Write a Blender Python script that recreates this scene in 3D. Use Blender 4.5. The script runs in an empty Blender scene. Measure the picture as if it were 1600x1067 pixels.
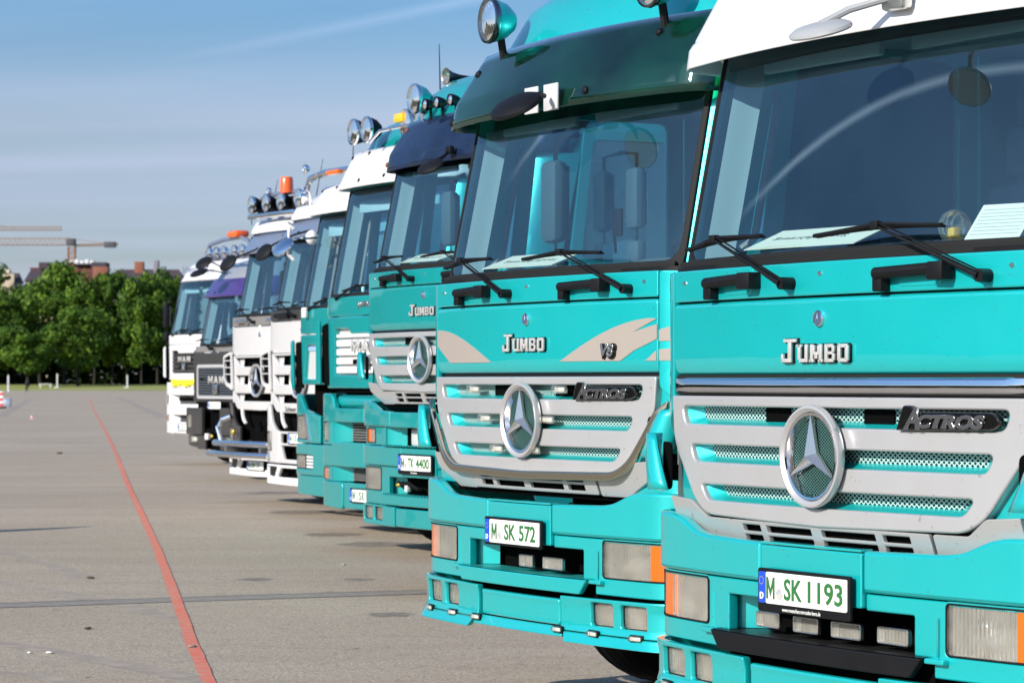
import bpy, bmesh, math, random
from mathutils import Vector, Matrix, noise
random.seed(7)
S = bpy.context.scene
R = math.radians
# ------------------------------------------------------------------ camera
cam_d = bpy.data.cameras.new('camera'); cam = bpy.data.objects.new('camera', cam_d)
S.collection.objects.link(cam); S.camera = cam
cam.location = (0, 0, 1.6); cam.rotation_euler = (R(90), 0, 0)
cam_d.sensor_width = 36; cam_d.lens = 96.4; cam_d.shift_y = 0.0384
cam_d.clip_start = .1; cam_d.clip_end = 6000
cam_d.dof.use_dof = True; cam_d.dof.focus_distance = 10.9; cam_d.dof.aperture_fstop = 9.0
# ------------------------------------------------------------------ sky
SUN_EL, SUN_B = 26, 50          # elevation; horizontal travel direction of the light, degrees right of +Y
W = bpy.data.worlds.new('World'); S.world = W; W.use_nodes = True
nt = W.node_tree; N = nt.nodes; L = nt.links
bgn = N['Background']; bgn.inputs['Strength'].default_value = .115
sky = N.new('ShaderNodeTexSky'); sky.sky_type = 'NISHITA'; sky.sun_disc = False
sky.sun_elevation = R(SUN_EL); sky.sun_rotation = R(SUN_B + 180); sky.air_density = 1.0; sky.dust_density = 1.2; sky.ozone_density = 2.0
def wn(t, **k):
    n = N.new(t)
    for a, b in k.items(): setattr(n, a, b)
    return n
def wmath(op, a, b=None, c=None, clamp=False):
    n = N.new('ShaderNodeMath'); n.operation = op; n.use_clamp = clamp
    for i, v in enumerate((a, b, c)):
        if v is None: continue
        if isinstance(v, (int, float)): n.inputs[i].default_value = v
        else: L.new(v, n.inputs[i])
    return n.outputs[0]
tc = wn('ShaderNodeTexCoord')
sepd = wn('ShaderNodeSeparateXYZ'); L.new(tc.outputs['Generated'], sepd.inputs[0])
# cirrus: stretched noise laid on a high flat layer (direction / height)
zc = wmath('MAXIMUM', sepd.outputs[2], .015)
zz = wmath('ADD', zc, .1)
cx = wmath('DIVIDE', sepd.outputs[0], zz); cy = wmath('DIVIDE', sepd.outputs[1], zz)
comb = wn('ShaderNodeCombineXYZ'); L.new(cx, comb.inputs[0]); L.new(cy, comb.inputs[1])
mp = wn('ShaderNodeMapping'); mp.inputs['Rotation'].default_value = (0, 0, R(12)); mp.inputs['Scale'].default_value = (.35, 1.5, 1)
L.new(comb.outputs[0], mp.inputs[0])
nz = wn('ShaderNodeTexNoise'); nz.inputs['Scale'].default_value = 1.1; nz.inputs['Detail'].default_value = 6; nz.inputs['Roughness'].default_value = .55; nz.inputs['Distortion'].default_value = .5
L.new(mp.outputs[0], nz.inputs[0])
cl = wn('ShaderNodeMapRange'); cl.inputs[1].default_value = .38; cl.inputs[2].default_value = .72; cl.inputs[3].default_value = .0; cl.inputs[4].default_value = 1
L.new(nz.outputs[0], cl.inputs[0])
low = wn('ShaderNodeMapRange'); low.inputs[1].default_value = .0; low.inputs[2].default_value = .2; low.inputs[3].default_value = 1; low.inputs[4].default_value = .25
L.new(sepd.outputs[2], low.inputs[0])
cm = wmath('MULTIPLY', cl.outputs[0], low.outputs[0])
cm = wmath('MULTIPLY', cm, .42)
# condensation trails: great circles through two directions, fading and widening
def pixdir(px, py): return Vector(((px - 800) / 4285, 1, (595 - py) / 4285)).normalized()
def trail(d1, d2, w, amt, fade0, fade1, prev):
    n = d1.cross(d2).normalized(); e = (d2 - d1 * d1.dot(d2)).normalized()
    ang = math.acos(max(-1, min(1, d1.dot(d2))))
    dn = wn('ShaderNodeVectorMath', operation='DOT_PRODUCT'); L.new(tc.outputs['Generated'], dn.inputs[0]); dn.inputs[1].default_value = n
    de = wn('ShaderNodeVectorMath', operation='DOT_PRODUCT'); L.new(tc.outputs['Generated'], de.inputs[0]); de.inputs[1].default_value = e
    dd = wn('ShaderNodeVectorMath', operation='DOT_PRODUCT'); L.new(tc.outputs['Generated'], dd.inputs[0]); dd.inputs[1].default_value = d1
    front = wmath('GREATER_THAN', dd.outputs['Value'], .2)
    a = wmath('ABSOLUTE', wmath('ADD', dn.outputs['Value'], wmath('MULTIPLY', wmath('SUBTRACT', nz.outputs[0], .5), w * .8)))
    m = wmath('SUBTRACT', 1, wmath('DIVIDE', a, w), clamp=True)
    m = wmath('POWER', m, 1.3)
    f = wn('ShaderNodeMapRange'); L.new(de.outputs['Value'], f.inputs[0]); f.inputs[1].default_value = fade0 * ang; f.inputs[2].default_value = fade1 * ang
    m = wmath('MULTIPLY', wmath('MULTIPLY', m, f.outputs[0]), wmath('MULTIPLY', front, amt))
    return wmath('MAXIMUM', m, prev)
cm = trail(pixdir(215, 104), pixdir(760, -6), .0034, .42, -.05, .9, cm)
def refl(v, th):
    c, s_ = math.cos(R(th)), math.sin(R(th)); n = Vector((-.872 * c + .489 * s_, -.489 * c - .872 * s_, .206)).normalized(); return (v - n * 2 * v.dot(n)).normalized()
cm2 = trail(refl(pixdir(1170, 310), -6.5), refl(pixdir(1480, 90), 7), .0030, .6, -.1, .2, 0.0)
mixc = wn('ShaderNodeMix', data_type='RGBA'); L.new(cm, mixc.inputs[0])
L.new(sky.outputs[0], mixc.inputs[6]); mixc.inputs[7].default_value = (6.6, 6.7, 7.4, 1)
mixd_ = wn('ShaderNodeMix', data_type='RGBA'); L.new(cm2, mixd_.inputs[0]); L.new(mixc.outputs[2], mixd_.inputs[6]); mixd_.inputs[7].default_value = (22, 21, 20, 1)
tintr = wn('ShaderNodeValToRGB'); L.new(sepd.outputs[2], tintr.inputs[0])
ce = tintr.color_ramp.elements; ce[0].position = 0; ce[0].color = (.60, .61, .76, 1); ce[1].position = .35; ce[1].color = (.62, .82, 1.05, 1)
for p_, c_ in ((.045, (.575, .62, .79, 1)), (.065, (.60, .62, .81, 1)), (.092, (.64, .63, .75, 1)), (.134, (.41, .57, .74, 1))): q_ = ce.new(p_); q_.color = c_
mult = wn('ShaderNodeMix', data_type='RGBA', blend_type='MULTIPLY'); mult.inputs[0].default_value = 1
L.new(mixd_.outputs[2], mult.inputs[6]); L.new(tintr.outputs[0], mult.inputs[7])
L.new(mult.outputs[2], bgn.inputs[0])
# ------------------------------------------------------------------ sun and exposure
sd = bpy.data.lights.new('sun', 'SUN'); sun = bpy.data.objects.new('sun', sd); S.collection.objects.link(sun)
sd.energy = 4.2; sd.angle = R(.5); sd.color = (1, .93, .83)
b_, e_ = R(SUN_B), R(SUN_EL)
sdir = Vector((math.sin(b_) * math.cos(e_), math.cos(b_) * math.cos(e_), -math.sin(e_)))
sun.rotation_euler = sdir.to_track_quat('-Z', 'Y').to_euler(); sun.location = (-30, -20, 30)
S.view_settings.view_transform = 'Standard'; S.view_settings.look = 'None'; S.view_settings.exposure = .62; S.view_settings.gamma = 1
S.render.engine = 'CYCLES'
# ------------------------------------------------------------------ materials
MATS = {}
def mat(name, col=(.5, .5, .5), rough=.5, metal=0, coat=0, spec=.5, emit=None, **k):
    if name in MATS: return MATS[name]
    m = bpy.data.materials.new(name); m.use_nodes = True; MATS[name] = m
    p = m.node_tree.nodes['Principled BSDF']
    p.inputs['Base Color'].default_value = (*col, 1); p.inputs['Roughness'].default_value = rough; p.inputs['Metallic'].default_value = metal
    p.inputs['Coat Weight'].default_value = coat; p.inputs['Coat Roughness'].default_value = .04
    p.inputs['Specular IOR Level'].default_value = spec
    var = k.get('var'); bump = k.get('bump'); rv = k.get('rvar')
    T = m.node_tree
    if var or bump or rv:
        co = T.nodes.new('ShaderNodeTexCoord'); n1 = T.nodes.new('ShaderNodeTexNoise'); n1.inputs['Scale'].default_value = k.get('scale', 6); n1.inputs['Detail'].default_value = 7
        n1.inputs['Roughness'].default_value = .6
        T.links.new(co.outputs['Object'], n1.inputs[0])
        if var:
            mx = T.nodes.new('ShaderNodeMix'); mx.data_type = 'RGBA'; mx.inputs[6].default_value = (*col, 1); mx.inputs[7].default_value = (*var, 1)
            r = T.nodes.new('ShaderNodeMapRange'); r.inputs[1].default_value = .42; r.inputs[2].default_value = .75; r.inputs[4].default_value = k.get('vamt', 1)
            T.links.new(n1.outputs[0], r.inputs[0]); T.links.new(r.outputs[0], mx.inputs[0]); T.links.new(mx.outputs[2], p.inputs['Base Color'])
        if rv:
            r = T.nodes.new('ShaderNodeMapRange'); r.inputs[1].default_value = .3; r.inputs[2].default_value = .7; r.inputs[3].default_value = rough; r.inputs[4].default_value = rough + rv
            T.links.new(n1.outputs[0], r.inputs[0]); T.links.new(r.outputs[0], p.inputs['Roughness'])
        if bump:
            b = T.nodes.new('ShaderNodeBump'); b.inputs['Strength'].default_value = bump; b.inputs['Distance'].default_value = .002
            T.links.new(n1.outputs[0], b.inputs['Height']); T.links.new(b.outputs[0], p.inputs['Normal'])
    return m
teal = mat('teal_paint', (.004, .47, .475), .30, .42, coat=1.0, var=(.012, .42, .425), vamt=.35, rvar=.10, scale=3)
def road_film(m, col=(.10, .09, .07), amt=.5, thr=.69, sc=55):
    '''flies, chips and spatter: small dark specks, and a wavy panel surface under the lacquer'''
    T = m.node_tree; p = T.nodes['Principled BSDF']; src = p.inputs['Base Color'].links[0].from_socket if p.inputs['Base Color'].links else None
    co = T.nodes.new('ShaderNodeTexCoord'); n = T.nodes.new('ShaderNodeTexNoise'); n.inputs['Scale'].default_value = sc; n.inputs['Detail'].default_value = 2; T.links.new(co.outputs['Object'], n.inputs[0])
    n2 = T.nodes.new('ShaderNodeTexNoise'); n2.inputs['Scale'].default_value = 2.3; n2.inputs['Detail'].default_value = 5; T.links.new(co.outputs['Object'], n2.inputs[0])
    a = T.nodes.new('ShaderNodeMath'); a.operation = 'MULTIPLY_ADD'; T.links.new(n2.outputs[0], a.inputs[0]); a.inputs[1].default_value = .16; T.links.new(n.outputs[0], a.inputs[2])
    r = T.nodes.new('ShaderNodeMapRange'); r.inputs[1].default_value = thr + .09; r.inputs[2].default_value = thr + .14; r.inputs[4].default_value = amt; T.links.new(a.outputs[0], r.inputs[0])
    x = T.nodes.new('ShaderNodeMix'); x.data_type = 'RGBA'; T.links.new(r.outputs[0], x.inputs[0]); x.inputs[7].default_value = (*col, 1)
    if src: T.links.new(src, x.inputs[6])
    else: x.inputs[6].default_value = p.inputs['Base Color'].default_value
    T.links.new(x.outputs[2], p.inputs['Base Color'])
    w = T.nodes.new('ShaderNodeTexNoise'); w.inputs['Scale'].default_value = 3.2; w.inputs['Detail'].default_value = 1; T.links.new(co.outputs['Object'], w.inputs[0])
    b = T.nodes.new('ShaderNodeBump'); b.inputs['Strength'].default_value = .35; b.inputs['Distance'].default_value = .02; T.links.new(w.outputs[0], b.inputs['Height'])
    T.links.new(b.outputs[0], p.inputs['Normal']); T.links.new(b.outputs[0], p.inputs['Coat Normal'])
road_film(teal)
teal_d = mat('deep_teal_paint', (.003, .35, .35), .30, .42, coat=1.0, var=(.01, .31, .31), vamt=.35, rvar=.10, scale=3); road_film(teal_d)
silver = mat('silver_paint', (.50, .495, .495), .32, .5, coat=.5, rvar=.1, scale=3); road_film(silver, amt=.4, sc=45)
pearl = mat('white_silver_paint', (.60, .59, .585), .33, .2, coat=.5, rvar=.1, scale=3)
white = mat('white_paint', (.68, .68, .69), .3, 0, coat=.4, var=(.62, .6, .56), vamt=.4, scale=4)
stripe_grey = mat('stripe_decal', (.30, .262, .23), .4, 0, coat=.3)
chrome = mat('chrome', (.8, .8, .82), .06, 1)
alu = mat('polished_steel', (.62, .56, .42), .22, 1)
steel = mat('brushed_steel', (.6, .6, .58), .3, 1)
black = mat('black_plastic', (.004, .004, .005), .45, spec=.22, rvar=.2, scale=9)
gloss_black = mat('gloss_black', (.004, .004, .004), .15, coat=.3, spec=.3)
rubber = mat('rubber', (.008, .008, .008), .7, spec=.25, bump=.4, scale=20)
tyre_m = mat('tyre_rubber', (.008, .008, .008), .8, spec=.2)
dark = mat('dark_void', (.002, .002, .002), .9, spec=.05)
anthr = mat('anthracite_paint', (.034, .031, .029), .4, coat=.3, rvar=.15)
blue_visor = mat('dark_blue_plastic', (.012, .03, .085), .22, coat=.5)
steel_blue = mat('grey_blue_visor_paint', (.13, .155, .22), .3, coat=.5)
purple = mat('purple_paint', (.045, .022, .14), .3, coat=.4)
dash = mat('dashboard', (.09, .115, .13), .6)
seat_m = mat('seat_fabric', (.05, .09, .15), .9)
lining = mat('cab_lining', (.36, .50, .56), .8)
curtain = mat('curtain_fabric', (.07, .16, .24), .9)
paper = mat('white_paper', (.75, .74, .66), .8)
plate_w = mat('plate_white', (.76, .76, .72), .35)
plate_g = mat('plate_green', (.02, .13, .03), .5)
plate_b = mat('plate_blue', (.01, .06, .45), .4)
seal_m = mat('plate_seal', (.45, .42, .38), .4, var=(.1, .2, .4), scale=60)
rust = mat('rusty_steel', (.16, .045, .02), .7)
amber = mat('amber_lens', (.60, .12, .008), .15, coat=.5, bump=.4, scale=60)
beacon_m = mat('orange_beacon_lens', (.8, .11, .01), .12, coat=.6)
yellow_m = mat('yellow_lens', (.75, .42, .01), .15, coat=.5)
yellow_c = mat('yellow_cloth', (.85, .78, .02), .8)
radiator = mat('radiator', (.25, .25, .24), .5, .5)
def glass_mat(name, tint, ior=1.6, rough=0.0, mixd=None, gcol=(1, 1, 1)):
    m = bpy.data.materials.new(name); m.use_nodes = True; T = m.node_tree; T.nodes.clear()
    o = T.nodes.new('ShaderNodeOutputMaterial'); mx = T.nodes.new('ShaderNodeMixShader'); tr = T.nodes.new('ShaderNodeBsdfTransparent'); gl = T.nodes.new('ShaderNodeBsdfGlossy'); fr = T.nodes.new('ShaderNodeFresnel')
    tr.inputs[0].default_value = (*tint, 1); gl.inputs['Roughness'].default_value = rough; gl.inputs['Color'].default_value = (*gcol, 1); fr.inputs[0].default_value = ior
    T.links.new(fr.outputs[0], mx.inputs[0]); T.links.new(tr.outputs[0], mx.inputs[1]); T.links.new(gl.outputs[0], mx.inputs[2])
    out = mx
    if mixd:                                     # dust film / frosting: a share of diffuse
        mx2 = T.nodes.new('ShaderNodeMixShader'); df = T.nodes.new('ShaderNodeBsdfDiffuse'); df.inputs[0].default_value = (*mixd[0], 1)
        co = T.nodes.new('ShaderNodeTexCoord'); nn = T.nodes.new('ShaderNodeTexNoise'); nn.inputs['Scale'].default_value = mixd[2]; nn.inputs['Detail'].default_value = 8
        T.links.new(co.outputs['Object'], nn.inputs[0]); r = T.nodes.new('ShaderNodeMapRange'); r.inputs[1].default_value = .35; r.inputs[2].default_value = .8; r.inputs[3].default_value = mixd[1] * .4; r.inputs[4].default_value = mixd[1] * 1.8
        T.links.new(nn.outputs[0], r.inputs[0]); T.links.new(r.outputs[0], mx2.inputs[0])
        T.links.new(mx.outputs[0], mx2.inputs[1]); T.links.new(df.outputs[0], mx2.inputs[2]); out = mx2
    T.links.new(out.outputs[0], o.inputs[0]); MATS[name] = m; return m
glass = glass_mat('windscreen_glass', (.76, .92, .95), 1.8, mixd=((.25, .50, .70), .022, 1.2), gcol=(.8, .93, 1))
lens = glass_mat('lamp_lens', (.96, .96, .94), 1.5, mixd=((.85, .83, .76), .03, 14))
_T = lens.node_tree; _w = _T.nodes.new('ShaderNodeTexWave'); _w.inputs['Scale'].default_value = 17; _c = _T.nodes.new('ShaderNodeTexCoord'); _b = _T.nodes.new('ShaderNodeBump'); _b.inputs['Strength'].default_value = .06; _b.inputs['Distance'].default_value = .004
_T.links.new(_c.outputs['Object'], _w.inputs[0]); _T.links.new(_w.outputs[1], _b.inputs['Height'])
_f = [n for n in _T.nodes if n.type == 'MAP_RANGE'][0]; _a = _T.nodes.new('ShaderNodeMath'); _a.operation = 'MULTIPLY_ADD'; _p = _T.nodes.new('ShaderNodeMath'); _p.operation = 'POWER'; _p.inputs[1].default_value = 4
_T.links.new(_w.outputs[1], _p.inputs[0]); _T.links.new(_p.outputs[0], _a.inputs[0]); _a.inputs[1].default_value = .10; _tgt = _f.outputs[0].links[0].to_socket; _T.links.new(_f.outputs[0], _a.inputs[2]); _T.links.new(_a.outputs[0], _tgt)
for _n in _T.nodes:
    if _n.type == 'BSDF_GLOSSY': _T.links.new(_b.outputs[0], _n.inputs['Normal'])
acryl = glass_mat('green_acrylic', (.10, .46, .30), 1.6, mixd=((.02, .14, .12), .10, 3))
acryl_b = glass_mat('blue_acrylic', (.02, .04, .10), 1.5, mixd=((.018, .035, .085), .6, 3))
refl_m = mat('lamp_reflector', (.82, .81, .76), .22, .55, bump=.6, scale=38)
def mesh_mat(name, wire, back, pitch, wd=.3):
    m = bpy.data.materials.new(name); m.use_nodes = True; T = m.node_tree; p = T.nodes['Principled BSDF']
    co = T.nodes.new('ShaderNodeTexCoord'); sp = T.nodes.new('ShaderNodeSeparateXYZ'); T.links.new(co.outputs['Object'], sp.inputs[0])
    def mt(op, a, b=None):
        n = T.nodes.new('ShaderNodeMath'); n.operation = op
        for i, v in enumerate((a, b)):
            if v is None: continue
            if isinstance(v, (int, float)): n.inputs[i].default_value = v
            else: T.links.new(v, n.inputs[i])
        return n.outputs[0]
    x = mt('MULTIPLY', sp.outputs[0], 1 / pitch); z = mt('MULTIPLY', sp.outputs[2], 1.35 / pitch)
    a = mt('FRACT', mt('ADD', mt('ADD', x, z), 100)); b = mt('FRACT', mt('ADD', mt('SUBTRACT', x, z), 100))
    w = mt('MAXIMUM', mt('LESS_THAN', a, wd), mt('LESS_THAN', b, wd))
    mx = T.nodes.new('ShaderNodeMix'); mx.data_type = 'RGBA'; T.links.new(w, mx.inputs[0]); mx.inputs[6].default_value = (*back, 1); mx.inputs[7].default_value = (*wire, 1)
    T.links.new(mx.outputs[2], p.inputs['Base Color']); T.links.new(mt('MULTIPLY', w, .2), p.inputs['Metallic']); p.inputs['Roughness'].default_value = .4
    T.links.new(w, p.inputs['Specular IOR Level'])
    MATS[name] = m; return m
grille_mesh = mesh_mat('diamond_mesh', (.5, .72, .70), (.01, .05, .047), .024, .24)
emb_mesh = mesh_mat('fine_diamond_mesh', (.05, .13, .12), (.003, .012, .011), .016, .25)
# ------------------------------------------------------------------ object helpers
COL = S.collection
def tag(o, label=None, cat=None, group=None, kind=None):
    if label: o['label'] = label
    if cat: o['category'] = cat
    if group: o['group'] = group
    if kind: o['kind'] = kind
    return o
def link(name, me, m, parent=None, wnorm=False):
    o = bpy.data.objects.new(name, me); COL.objects.link(o)
    if parent: o.parent = parent
    if m is not None and not me.materials: me.materials.append(m)
    if wnorm:
        w = o.modifiers.new('wn', 'WEIGHTED_NORMAL'); w.keep_sharp = True; w.weight = 60
    return o
def smooth(me, ang=35):
    me.shade_smooth(); me.set_sharp_from_angle(angle=R(ang)); return me
class MB:
    def __init__(s): s.b = bmesh.new(); s.mi = 0
    def raw(s, vs, fs):
        v = [s.b.verts.new(p) for p in vs]
        for f in fs:
            try: q = s.b.faces.new([v[i] for i in f]); q.material_index = s.mi
            except ValueError: pass
        return v
    def box(s, x0, x1, y0, y1, z0, z1, bev=0, M=None):
        t = bmesh.new(); bmesh.ops.create_cube(t, size=1)
        for v in t.verts: v.co = Vector((x0 + (x1 - x0) * (v.co.x + .5), y0 + (y1 - y0) * (v.co.y + .5), z0 + (z1 - z0) * (v.co.z + .5)))
        if bev: bmesh.ops.bevel(t, geom=t.edges[:] + t.verts[:], offset=bev, segments=2, profile=.5, affect='EDGES')
        s._add(t, M); return s
    def _add(s, t, M=None):
        t.verts.index_update()
        if M is not None: bmesh.ops.transform(t, matrix=M, verts=t.verts)
        bmesh.ops.recalc_face_normals(t, faces=t.faces)
        s.raw([v.co.copy() for v in t.verts], [[v.index for v in f.verts] for f in t.faces]); t.free()
    def tube(s, pts, r, n=8, r2=None, caps=True, squash=None):
        pts = [Vector(p) for p in pts]; t = bmesh.new(); rings = []
        up = Vector((0, 0, 1))
        for i, p in enumerate(pts):
            d = ((pts[min(i + 1, len(pts) - 1)] - pts[max(i - 1, 0)])).normalized()
            a = d.cross(up); a = a.normalized() if a.length > .05 else Vector((1, 0, 0)); b = a.cross(d).normalized()
            rr = r if r2 is None else r + (r2 - r) * i / max(1, len(pts) - 1)
            sq = squash or 1
            rings.append([t.verts.new(p + a * math.cos(k * 2 * math.pi / n) * rr + b * math.sin(k * 2 * math.pi / n) * rr * sq) for k in range(n)])
        for i in range(len(rings) - 1):
            for k in range(n): t.faces.new((rings[i][k], rings[i][(k + 1) % n], rings[i + 1][(k + 1) % n], rings[i + 1][k]))
        if caps: t.faces.new(rings[0]); t.faces.new(rings[-1])
        s._add(t); return s
    def lathe(s, prof, n=28, M=None, cap=False):      # prof: (radius, h) along +Z then M
        t = bmesh.new(); rings = [[t.verts.new((r * math.cos(k * 2 * math.pi / n), r * math.sin(k * 2 * math.pi / n), h)) for k in range(n)] for r, h in prof]
        for i in range(len(rings) - 1):
            for k in range(n): t.faces.new((rings[i][k], rings[i][(k + 1) % n], rings[i + 1][(k + 1) % n], rings[i + 1][k]))
        if cap: t.faces.new(rings[0]); t.faces.new(rings[-1])
        t.verts.index_update()
        if M is not None: bmesh.ops.transform(t, matrix=M, verts=t.verts)
        s.raw([v.co.copy() for v in t.verts], [[v.index for v in f.verts] for f in t.faces]); t.free(); return s
    def ell(s, c, r, n=12, M=None):
        t = bmesh.new(); bmesh.ops.create_uvsphere(t, u_segments=n * 2, v_segments=n, radius=1)
        for v in t.verts: v.co = Vector((v.co.x * r[0], v.co.y * r[1], v.co.z * r[2]))
        if M is not None: bmesh.ops.transform(t, matrix=M, verts=t.verts)
        for v in t.verts: v.co += Vector(c)
        s._add(t); return s
    def build(s, name, m, parent=None, ang=35, mats=None, wn_=False):
        me = bpy.data.meshes.new(name); s.b.to_mesh(me); s.b.free(); smooth(me, ang)
        for q in (mats or []): me.materials.append(q)
        return link(name, me, None if mats else m, parent, wn_)
def rot(a, ax): return Matrix.Rotation(R(a), 4, ax)
def T_(x, y, z): return Matrix.Translation((x, y, z))
FWD = rot(90, 'X')                                  # +Z of a lathe becomes -Y (out of the truck's front)
# ---- wrapped front surfaces: s runs round the plan outline, z is height, d stands proud
def mkwrap(Wd=1.2, Rr=.2, k=.07, y0=0, tilt=0, z0=0, prof=None, taper=0):
    xa = Wd - Rr
    for _ in range(30):
        th = math.atan(2 * k * xa); xa = Wd - Rr * (1 - math.sin(th))
    tab = []; s = 0; x = 0; st = .01
    while x < xa:
        t = math.atan(2 * k * x); tab.append((s, x, k * x * x, t)); ds = math.hypot(st, k * ((x + st) ** 2 - x * x)); s += ds; x += st
    th = math.atan(2 * k * xa); y = k * xa * xa; cx, cy = xa - Rr * math.sin(th), y + Rr * math.cos(th); n = 14
    sb = s
    for i in range(n + 1):
        a = th + (math.pi / 2 - th) * i / n; tab.append((sb + Rr * (a - th), cx + Rr * math.sin(a), cy - Rr * math.cos(a), a))
    se, xe, ye, _ = tab[-1]
    ss = [t[0] for t in tab]
    import bisect
    def f(s, z, d=0):
        sg = 1 if s >= 0 else -1; a = abs(s)
        if a >= se: x, y, t = xe, ye + (a - se), math.pi / 2
        else:
            i = max(0, bisect.bisect_right(ss, a) - 1); j = min(i + 1, len(tab) - 1)
            u = 0 if j == i or ss[j] == ss[i] else (a - ss[i]) / (ss[j] - ss[i])
            x, y, t = [tab[i][q] + (tab[j][q] - tab[i][q]) * u for q in (1, 2, 3)]
        if prof: d = d + prof(z)
        x += math.sin(t) * d; y -= math.cos(t) * d
        if taper: x *= 1 - taper * (z - z0)
        return Vector((sg * x, y0 + y + tilt * (z - z0), z))
    f.se = se
    return f
def rp(pts, r=.02, n=4):                            # polygon with rounded corners; point may be (x, z, radius)
    out = []; m = len(pts)
    for i, p in enumerate(pts):
        rr = p[2] if len(p) > 2 else r; P = Vector(p[:2]); A = Vector(pts[i - 1][:2]); B = Vector(pts[(i + 1) % m][:2])
        da, db = A - P, B - P; q = min(rr, da.length * .45, db.length * .45)
        if q < 1e-4: out.append(tuple(P)); continue
        a = P + da.normalized() * q; b = P + db.normalized() * q
        for j in range(n + 1):
            u = j / n; out.append(tuple(a * (1 - u) ** 2 + P * 2 * u * (1 - u) + b * u * u))
    return out
def rect(x0, x1, z0, z1, r=.01, n=4): return rp([(x0, z0), (x1, z0), (x1, z1), (x0, z1)], r, n)
def sym(half, r=.02, n=4):                          # right half top-centre -> bottom-centre; mirrored
    return rp(list(half) + [(-p[0],) + tuple(p[1:]) for p in reversed(half)], r, n)
MESHC = {}
def curve_mesh(outlines, th, bev, key=None, body=None, size=1, bold=0, shear=0, res=3):
    if body is None:
        cu = bpy.data.curves.new('c', 'CURVE'); cu.dimensions = '2D'; cu.fill_mode = 'BOTH'
        for o in outlines:
            sp = cu.splines.new('POLY'); sp.points.add(len(o) - 1); sp.use_cyclic_u = True
            for q, p in zip(sp.points, o): q.co = (p[0], p[1], 0, 1)
        cu.offset = -bev
    else:
        cu = bpy.data.curves.new('c', 'FONT'); cu.body = body; cu.size = size; cu.align_x = 'CENTER'; cu.align_y = 'CENTER'; cu.offset = bold; cu.shear = shear; cu.resolution_u = res
    cu.extrude = max(0, th / 2 - bev); cu.bevel_depth = bev; cu.bevel_resolution = 1
    ob = bpy.data.objects.new('c', cu); COL.objects.link(ob); bpy.context.view_layer.update()
    dg = bpy.context.evaluated_depsgraph_get(); me = bpy.data.meshes.new_from_object(ob.evaluated_get(dg))
    bpy.data.objects.remove(ob); bpy.data.curves.remove(cu); return me
def sheet(name, outer, holes=(), wrap=None, m=None, parent=None, d=0, th=.02, bev=.004, step=.07, zstep=None, ang=38):
    key = None
    me = curve_mesh([outer] + list(holes), th, bev)
    b = bmesh.new(); b.from_mesh(me); bpy.data.meshes.remove(me)
    xs = [p[0] for p in outer]; zs = [p[1] for p in outer]
    x = math.floor(min(xs) / step) * step + step + .0013
    while x < max(xs):
        bmesh.ops.bisect_plane(b, geom=b.verts[:] + b.edges[:] + b.faces[:], plane_co=(x, 0, 0), plane_no=(1, 0, 0)); x += step
    if zstep:
        z = min(zs) + zstep
        while z < max(zs):
            bmesh.ops.bisect_plane(b, geom=b.verts[:] + b.edges[:] + b.faces[:], plane_co=(0, z, 0), plane_no=(0, 1, 0)); z += zstep
    for v in b.verts: v.co = wrap(v.co.x, v.co.y, d - th / 2 + v.co.z)
    me = bpy.data.meshes.new(name); b.to_mesh(me); b.free(); smooth(me, ang)
    return link(name, me, m, parent, True)
def glyph_M(w=1, h=1, t=.2):
    return [[(0, 0), (t, 0), (t, h * .62), (w / 2 - t * .12, h * .12), (w / 2 + t * .12, h * .12), (w - t, h * .62), (w - t, 0), (w, 0), (w, h), (w - t, h), (w / 2, h * .42), (t, h), (0, h)]]
def text(name, body, size, s, z, wrap, m, parent, d=.004, th=.004, bev=.0, bold=0, sx=1, shear=0, flip=False, rotz=0, fit=None):
    me = curve_mesh(None, th, bev, body=body, size=size, bold=bold, shear=shear) if body != 'M' else curve_mesh([[(p[0] * .08, p[1] * .1) for p in glyph_M()[0]]], th, bev)
    if fit:
        X_ = [v.co.x for v in me.vertices]; Y_ = [v.co.y for v in me.vertices]; x0, x1, y0, y1 = min(X_), max(X_), min(Y_), max(Y_)
        for v in me.vertices: v.co.x = (v.co.x - (x0 + x1) / 2) * fit[0] / (x1 - x0); v.co.y = (v.co.y - (y0 + y1) / 2) * fit[1] / (y1 - y0)
    c, sn = math.cos(R(rotz)), math.sin(R(rotz))
    for v in me.vertices:
        x, y = v.co.x * sx, v.co.y
        x, y = x * c - y * sn, x * sn + y * c
        if flip: x = -x
        v.co = wrap(s + x, z + y, d + v.co.z)
    me.name = name; return link(name, me, m, parent)
def flat(y): return lambda s, z, d=0: Vector((s, y - d, z))
def grid(name, fn, us, vs, m, parent=None, thick=0, ang=50):
    b = MB(); P = [fn(u, v) for v in vs for u in us]; nu = len(us)
    b.raw(P, [(j * nu + i, j * nu + i + 1, (j + 1) * nu + i + 1, (j + 1) * nu + i) for j in range(len(vs) - 1) for i in range(nu - 1)])
    o = b.build(name, m, parent, ang)
    if thick: md = o.modifiers.new('s', 'SOLIDIFY'); md.thickness = thick; md.offset = -1 if thick > 0 else 1
    return o
def lin(a, b, n): return [a + (b - a) * i / (n - 1) for i in range(n)]
def copy_tree(o, parent=None):
    c = o.copy(); COL.objects.link(c); c.parent = parent
    for ch in [q for q in list(o.children)]: copy_tree(ch, c)
    return c
def empty(name, loc, rz=0):
    o = bpy.data.objects.new(name, None); COL.objects.link(o); o.location = loc; o.rotation_euler = (0, 0, R(rz)); o.empty_display_size = .5; return o
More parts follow.
